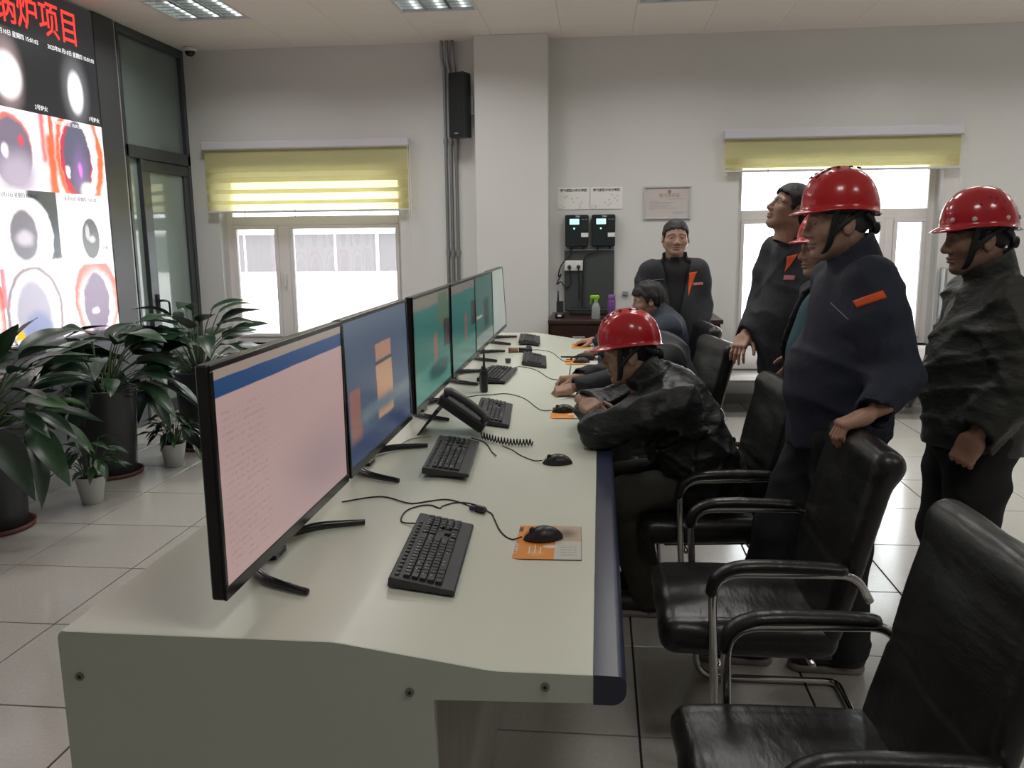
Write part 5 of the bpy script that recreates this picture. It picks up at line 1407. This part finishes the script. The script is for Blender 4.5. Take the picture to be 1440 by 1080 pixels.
def sit(**kw):
    d = dict(pv=(0, 0, .575), ch=(.10, 0, .87), nb=(.14, 0, 1.0), shL=(.10, .185, .95), shR=(.10, -.185, .95), elL=(.36, .24, .82), elR=(.36, -.24, .82), wrL=(.56, .15, .805), wrR=(.56, -.15, .805),
             hpL=(.06, .095, .565), hpR=(.06, -.095, .565), knL=(.36, .115, .50), knR=(.36, -.115, .50), anL=(.30, .11, .075), anR=(.30, -.11, .075))
    d.update(kw); return d
TONE = (.40, .245, .175)
M_NAVYCL = mat('navy_workwear', (.016, .022, .042), .78, noise=.15, nscale=40, bump=.3, bscale=25, bdist=.01)
M_DARKCL = mat('charcoal_workwear', (.017, .018, .024), .78, noise=.15, nscale=40, bump=.3, bscale=25, bdist=.01)
M_PUFF = mat('black_puffer', (.012, .015, .014), .48, bump=.45, bscale=18, stretch=(1, 1, 2.2), bdist=.018)
M_QUILT = mat('dark_quilted', (.038, .041, .036), .6, noise=.25, nscale=8, bump=.6, bscale=13, stretch=(.8, .8, 1.5), bdist=.03)
M_BLKCL = mat('black_cloth', (.011, .011, .012), .85, noise=.2, nscale=30)
M_TROUS = mat('dark_trousers', (.013, .014, .017), .85, noise=.2, nscale=30); M_OLIVE = mat('olive_trousers', (.040, .040, .030), .85, noise=.2, nscale=30)
M_TEALSH = mat('teal_shirt', (.020, .075, .10), .8, noise=.15, nscale=30); M_ORANGE = mat('orange_patch', (.75, .10, .015), .6); M_PINK = mat('pale_badge', (.55, .20, .22), .6); M_STITCH = mat('grey_stitch', (.25, .25, .27), .7); M_SCARF = mat('patterned_scarf', (.12, .12, .12), .8, noise=.9, nscale=70)

# 7: standing, red helmet, orange stripe on the sleeve, hand on the chair
P7, jk7, h7, m7 = person('large standing man in red helmet, navy jacket with orange sleeve stripe, hand on chair', (.845, 3.04, 0), 180,
    stand(1.72, pv=(-.02, 0, .93), ch=(-.03, 0, 1.25), nb=(-.035, 0, 1.482), shL=(-.03, .185, 1.422), shR=(-.03, -.185, 1.422), elL=(-.105, .28, 1.125), wrL=(.0, .40, 1.035), handL=(.82, .10, -.35), dorsL=(.35, 0, .95),
          elR=(-.06, -.26, 1.12), wrR=(-.03, -.24, .90), anL=(-.06, .07, .075), knL=(-.02, .09, .50), anR=(.26, .03, .075), knR=(.17, -.06, .49)),
    dict(c=(.032, 0, 1.612), yaw=6, pitch=-2, scale=1.05, fat=.10), TONE, ('crop', M_HAIRG),
    dict(mat=M_NAVYCL, belly=.198, chest=.182, depth=.86, sleeve=(.088, .076, .058), hem=.10, bofs=.02, seed=4, collar=(.075, .078), fold=.008),
    dict(mat=M_TROUS, r=(.118, .092, .080)), dict(kind='ridge', tilt=2), ('grip', 'relax'), stub=.2, grey=.6)
decal('sleeve_stripe', jk7, (-.005, .30, 1.378), (-.078, 0, .026), (.010, 0, .026), (.05, 1, .22), M_ORANGE, P7, 10, 3)
decal('pocket_stitch', jk7, (.075, .20, 1.325), (-.10, 0, -.045), (.002, 0, .005), (.6, 1, 0), M_STITCH, P7, 8, 1)
# 8: far right, crimson riveted helmet, quilted jacket
P8, jk8, h8, m8 = person('standing man at right edge in crimson riveted helmet and dark quilted jacket', (1.335, 3.12, 0), 180,
    stand(1.64, pv=(-.02, 0, .92), ch=(-.035, 0, 1.21), nb=(-.035, 0, 1.408), shL=(-.035, .18, 1.345), shR=(-.035, -.18, 1.345), elL=(-.06, .265, 1.09), wrL=(.075, .235, .915), handL=(.35, -.15, -.9), dorsL=(.6, .75, 0), elR=(-.09, -.24, 1.08), wrR=(-.06, -.22, .90)),
    dict(c=(.030, 0, 1.553), yaw=2, pitch=-3, scale=1.02), (.33, .20, .145), ('crop', M_HAIRB),
    dict(mat=M_QUILT, belly=.195, chest=.185, depth=.84, sleeve=(.095, .088, .066), hem=.11, seed=14, collar=(.095, .078), cdrop=.15, fold=.010, ffreq=6.5), dict(mat=M_BLKCL, r=(.112, .095, .085)), dict(kind='smooth', tilt=1), ('fist', 'relax'), stub=.25)
# 5: tall, glasses, looking up
P5, jk5, h5, m5 = person('tall bareheaded standing man with glasses looking up, charcoal jacket with orange collar tip', (1.0, 4.47, 0), 205,
    stand(1.80, pv=(0, 0, .97), ch=(-.01, 0, 1.32), nb=(-.005, 0, 1.552), shL=(-.01, .185, 1.48), shR=(-.01, -.185, 1.48), elL=(.03, .27, 1.20), wrL=(.12, .24, 1.0), handL=(.5, -.2, -.8), dorsL=(.2, .95, .2), elR=(.03, -.25, 1.2), wrR=(.19, -.14, 1.06)),
    dict(c=(.05, 0, 1.695), yaw=-14, pitch=24, scale=1.02, fat=.05), (.42, .265, .195), ('side', M_HAIRB),
    dict(mat=M_DARKCL, belly=.185, chest=.185, depth=.82, sleeve=(.080, .066, .054), hem=.13, seed=24, collar=(.060, .075), fold=.006), dict(mat=M_TROUS), None, ('relax', 'relax'), stub=.15)
tri_ = lambda a, b: (a*(b+.5), b)
decal('collar_tip', jk5, (.10, .075, 1.43), (.0, .075, .02), (-.02, .035, .085), (.9, .45, .1), M_ORANGE, P5, 6, 8, tri_)
decal('name_badge', jk5, (.13, .105, 1.36), (-.02, .058, 0), (0, 0, .024), (.9, .45, 0), M_PINK, P5, 8, 4)
gl = MB()
for s in (-1, 1):
    gl.tube([(.107, s*.034+.026*math.cos(a), .001+.019*math.sin(a)) for a in [2*PI*k/20 for k in range(20)]], .0013, 5, closed=True); gl.tube([(.106, s*.060, .004), (.06, s*.078, .006), (-.005, s*.083, .004)], .0015, 5)
gl.tube([(.108, -.009, .003), (.112, 0, .005), (.108, .009, .003)], .0013, 5); g_ = gl.obj('glasses', M_BLACKGL, P5); g_.matrix_local = m5
# 6: red helmet, behind, teal shirt
P6, jk6, h6, m6 = person('shorter man in red helmet half hidden behind the navy jacket man, teal shirt, patterned scarf', (1.055, 3.88, 0), 190,
    stand(1.62, pv=(.05, 0, .90), ch=(.05, 0, 1.19), nb=(.025, 0, 1.345), shL=(-.015, .175, 1.29), shR=(0, -.175, 1.29), elL=(-.055, .245, 1.06), wrL=(.13, .245, .965), handL=(.85, .15, -.25), dorsL=(.2, 0, .95), elR=(.0, -.24, 1.05), wrR=(.1, -.2, .9)),
    dict(c=(.075, 0, 1.505), yaw=4, pitch=0, scale=1.0, fat=.06), (.40, .25, .18), ('crop', M_HAIRB),
    dict(mat=M_DARKCL, belly=.18, chest=.178, depth=.82, sleeve=(.074, .064, .052), hem=.08, seed=34, fold=.006, open=(.175, .11, -.5, 0), openx=-.085, shirt=M_TEALSH), dict(mat=M_TROUS), dict(kind='ridge', tilt=2), ('grip', 'relax'), stub=.15)
sf = MB().tube([(.078*math.cos(a)+.012, .078*math.sin(a), 1.375-.02*math.cos(a)+.004*math.sin(5*a)) for a in [2*PI*k/26 for k in range(26)]], .024, 8, closed=True).obj('scarf', M_SCARF, P6, True)
# 1: at the back, facing the camera
P1, jk1, h1, m1 = person('bareheaded standing man facing the camera near the certificate, orange lapel', (.545, 6.30, 0), 268,
    stand(1.66, pv=(0, 0, .90), ch=(0, 0, 1.20), nb=(.0, 0, 1.402), shL=(0, .172, 1.318), shR=(0, -.178, 1.308), elL=(-.02, .215, 1.06), wrL=(.08, .21, .86), elR=(-.02, -.235, 1.05), wrR=(.06, -.24, .84)),
    dict(c=(.045, 0, 1.556), yaw=4, pitch=-2, scale=1.03, wide=1.07, fat=.16), (.43, .27, .20), ('short', M_HAIRB),
    dict(mat=M_DARKCL, belly=.175, chest=.172, depth=.76, sleeve=(.075, .064, .054), hem=.12, seed=44, fold=.007, shirt=M_BLKCL, open=(.02, .085, .25, .01), collar=(.05, .08)), dict(mat=M_TROUS), None, stub=.0)
decal('lapel', jk1, (.12, .112, 1.225), (0, .055, .010), (.0, .040, .175), (1, .15, .1), M_ORANGE, P1, 6, 14, tri_)
decal('name_badge', jk1, (.12, .172, 1.225), (0, .075, .004), (0, 0, .020), (1, .3, 0), M_PINK, P1, 8, 3)
decal('chest_stitch', jk1, (.12, -.09, 1.26), (0, .13, .012), (0, 0, .005), (1, 0, 0), M_STITCH, P1, 10, 1)
# 4: seated, red helmet, black puffer, arms folded on the desk
P4, jk4, h4, m4 = person('seated man in red helmet and black puffer jacket with arms folded on desk', (.455, 3.46, 0), 180,
    sit(pv=(.0, 0, .60), ch=(.13, 0, .86), nb=(.235, 0, .985), shL=(.155, .195, .925), shR=(.17, -.195, .925), elL=(.455, .20, .818), wrL=(.475, -.045, .822), handL=(.1, -1, -.1), dorsL=(.2, 0, 1),
        elR=(.45, -.235, .822), wrR=(.515, -.055, .886), handR=(-.40, .90, -.14), dorsR=(.45, .1, .9), knL=(.345, .10, .515), knR=(.35, -.12, .515), anL=(.24, .08, .075), anR=(.28, -.14, .075)),
    dict(c=(.330, 0, 1.100), yaw=2, pitch=-8, scale=1.03), (.40, .25, .17), ('crop', M_HAIRB),
    dict(mat=M_PUFF, belly=.195, chest=.19, depth=.82, sleeve=(.090, .074, .048), hem=.05, seed=54, fold=.010, ffreq=7, collar=(.095, .078), cdrop=.1), dict(mat=M_OLIVE, r=(.100, .085, .072)), dict(kind='ridge', tilt=1), ('relax', 'relax'), seat=True, stub=.15, grey=.4)
# 3: seated, writing, mostly hidden
P3, jk3, h3, m3 = person('seated man in dark jacket writing with a white pen, mostly hidden by the puffer man', (.45, 4.66, 0), 180,
    sit(pv=(-.02, 0, .60), ch=(.09, 0, .87), nb=(.15, 0, .97), shL=(.09, .19, .915), shR=(.10, -.19, .915), elL=(.37, .27, .822), wrL=(.565, .325, .800), handL=(.93, .1, -.2), dorsL=(.2, .25, .95), elR=(.36, -.10, .822), wrR=(.555, .06, .806), handR=(.95, .15, -.1), dorsR=(.1, -.35, .9)),
    dict(c=(.265, 0, 1.02), yaw=0, pitch=-32), (.42, .265, .195), ('short', M_HAIRB), dict(mat=M_DARKCL, belly=.185, chest=.185, depth=.82, sleeve=(.082, .068, .052), hem=.05, seed=64), dict(mat=M_TROUS), None, ('write', 'write'), seat=True)
# 2: seated farthest, black hair, hand on mouse
P2, jk2, h2, m2 = person('farthest seated man with thick black hair and navy jacket, hand on mouse', (.485, 5.83, 0), 180,
    sit(pv=(-.02, 0, .60), ch=(.02, 0, .89), nb=(.065, 0, 1.03), shL=(.03, .19, .965), shR=(.04, -.19, .965), elL=(.26, .27, .815), wrL=(.47, .16, .80), elR=(.27, -.36, .82), wrR=(.505, -.50, .805), handR=(1, -.08, -.12), dorsR=(.12, 0, 1)),
    dict(c=(.155, 0, 1.135), yaw=8, pitch=-10, scale=1.0), (.43, .27, .20), ('full', M_HAIRB), dict(mat=M_NAVYCL, belly=.185, chest=.185, depth=.82, sleeve=(.080, .068, .052), hem=.05, seed=74), dict(mat=M_TROUS), None, ('relax', 'mouse'), seat=True)
# paper and pen of the writing man
pp = MB().rbox(-.105, .105, -.148, .148, 0, .0012, .0004).obj('paper_sheet', M_PAPER, None, loc=(-.185, 4.42, .7518), rot=(0, 0, R(-35))); tag(pp, 'white sheet of paper under the hands of the writing man', 'paper')
pn = thing('pen', 'white pen upright in the hand of the writing man', 'pen', (-.165, 4.60, .785), 0, rot=(R(4), R(6), 0))
MB().cyl((0, 0, .008), (0, 0, .135), .0045, n=10).obj('pen_barrel', M_WHITEPL, pn, True); MB().cyl((0, 0, 0), (0, 0, .008), .001, .0042, 8).obj('pen_tip', M_BLACKPL, pn); MB().cyl((0, 0, .118), (0, 0, .137), .0052, n=10).obj('pen_cap', M_BLACKPL, pn)
bpy.context.view_layer.update()
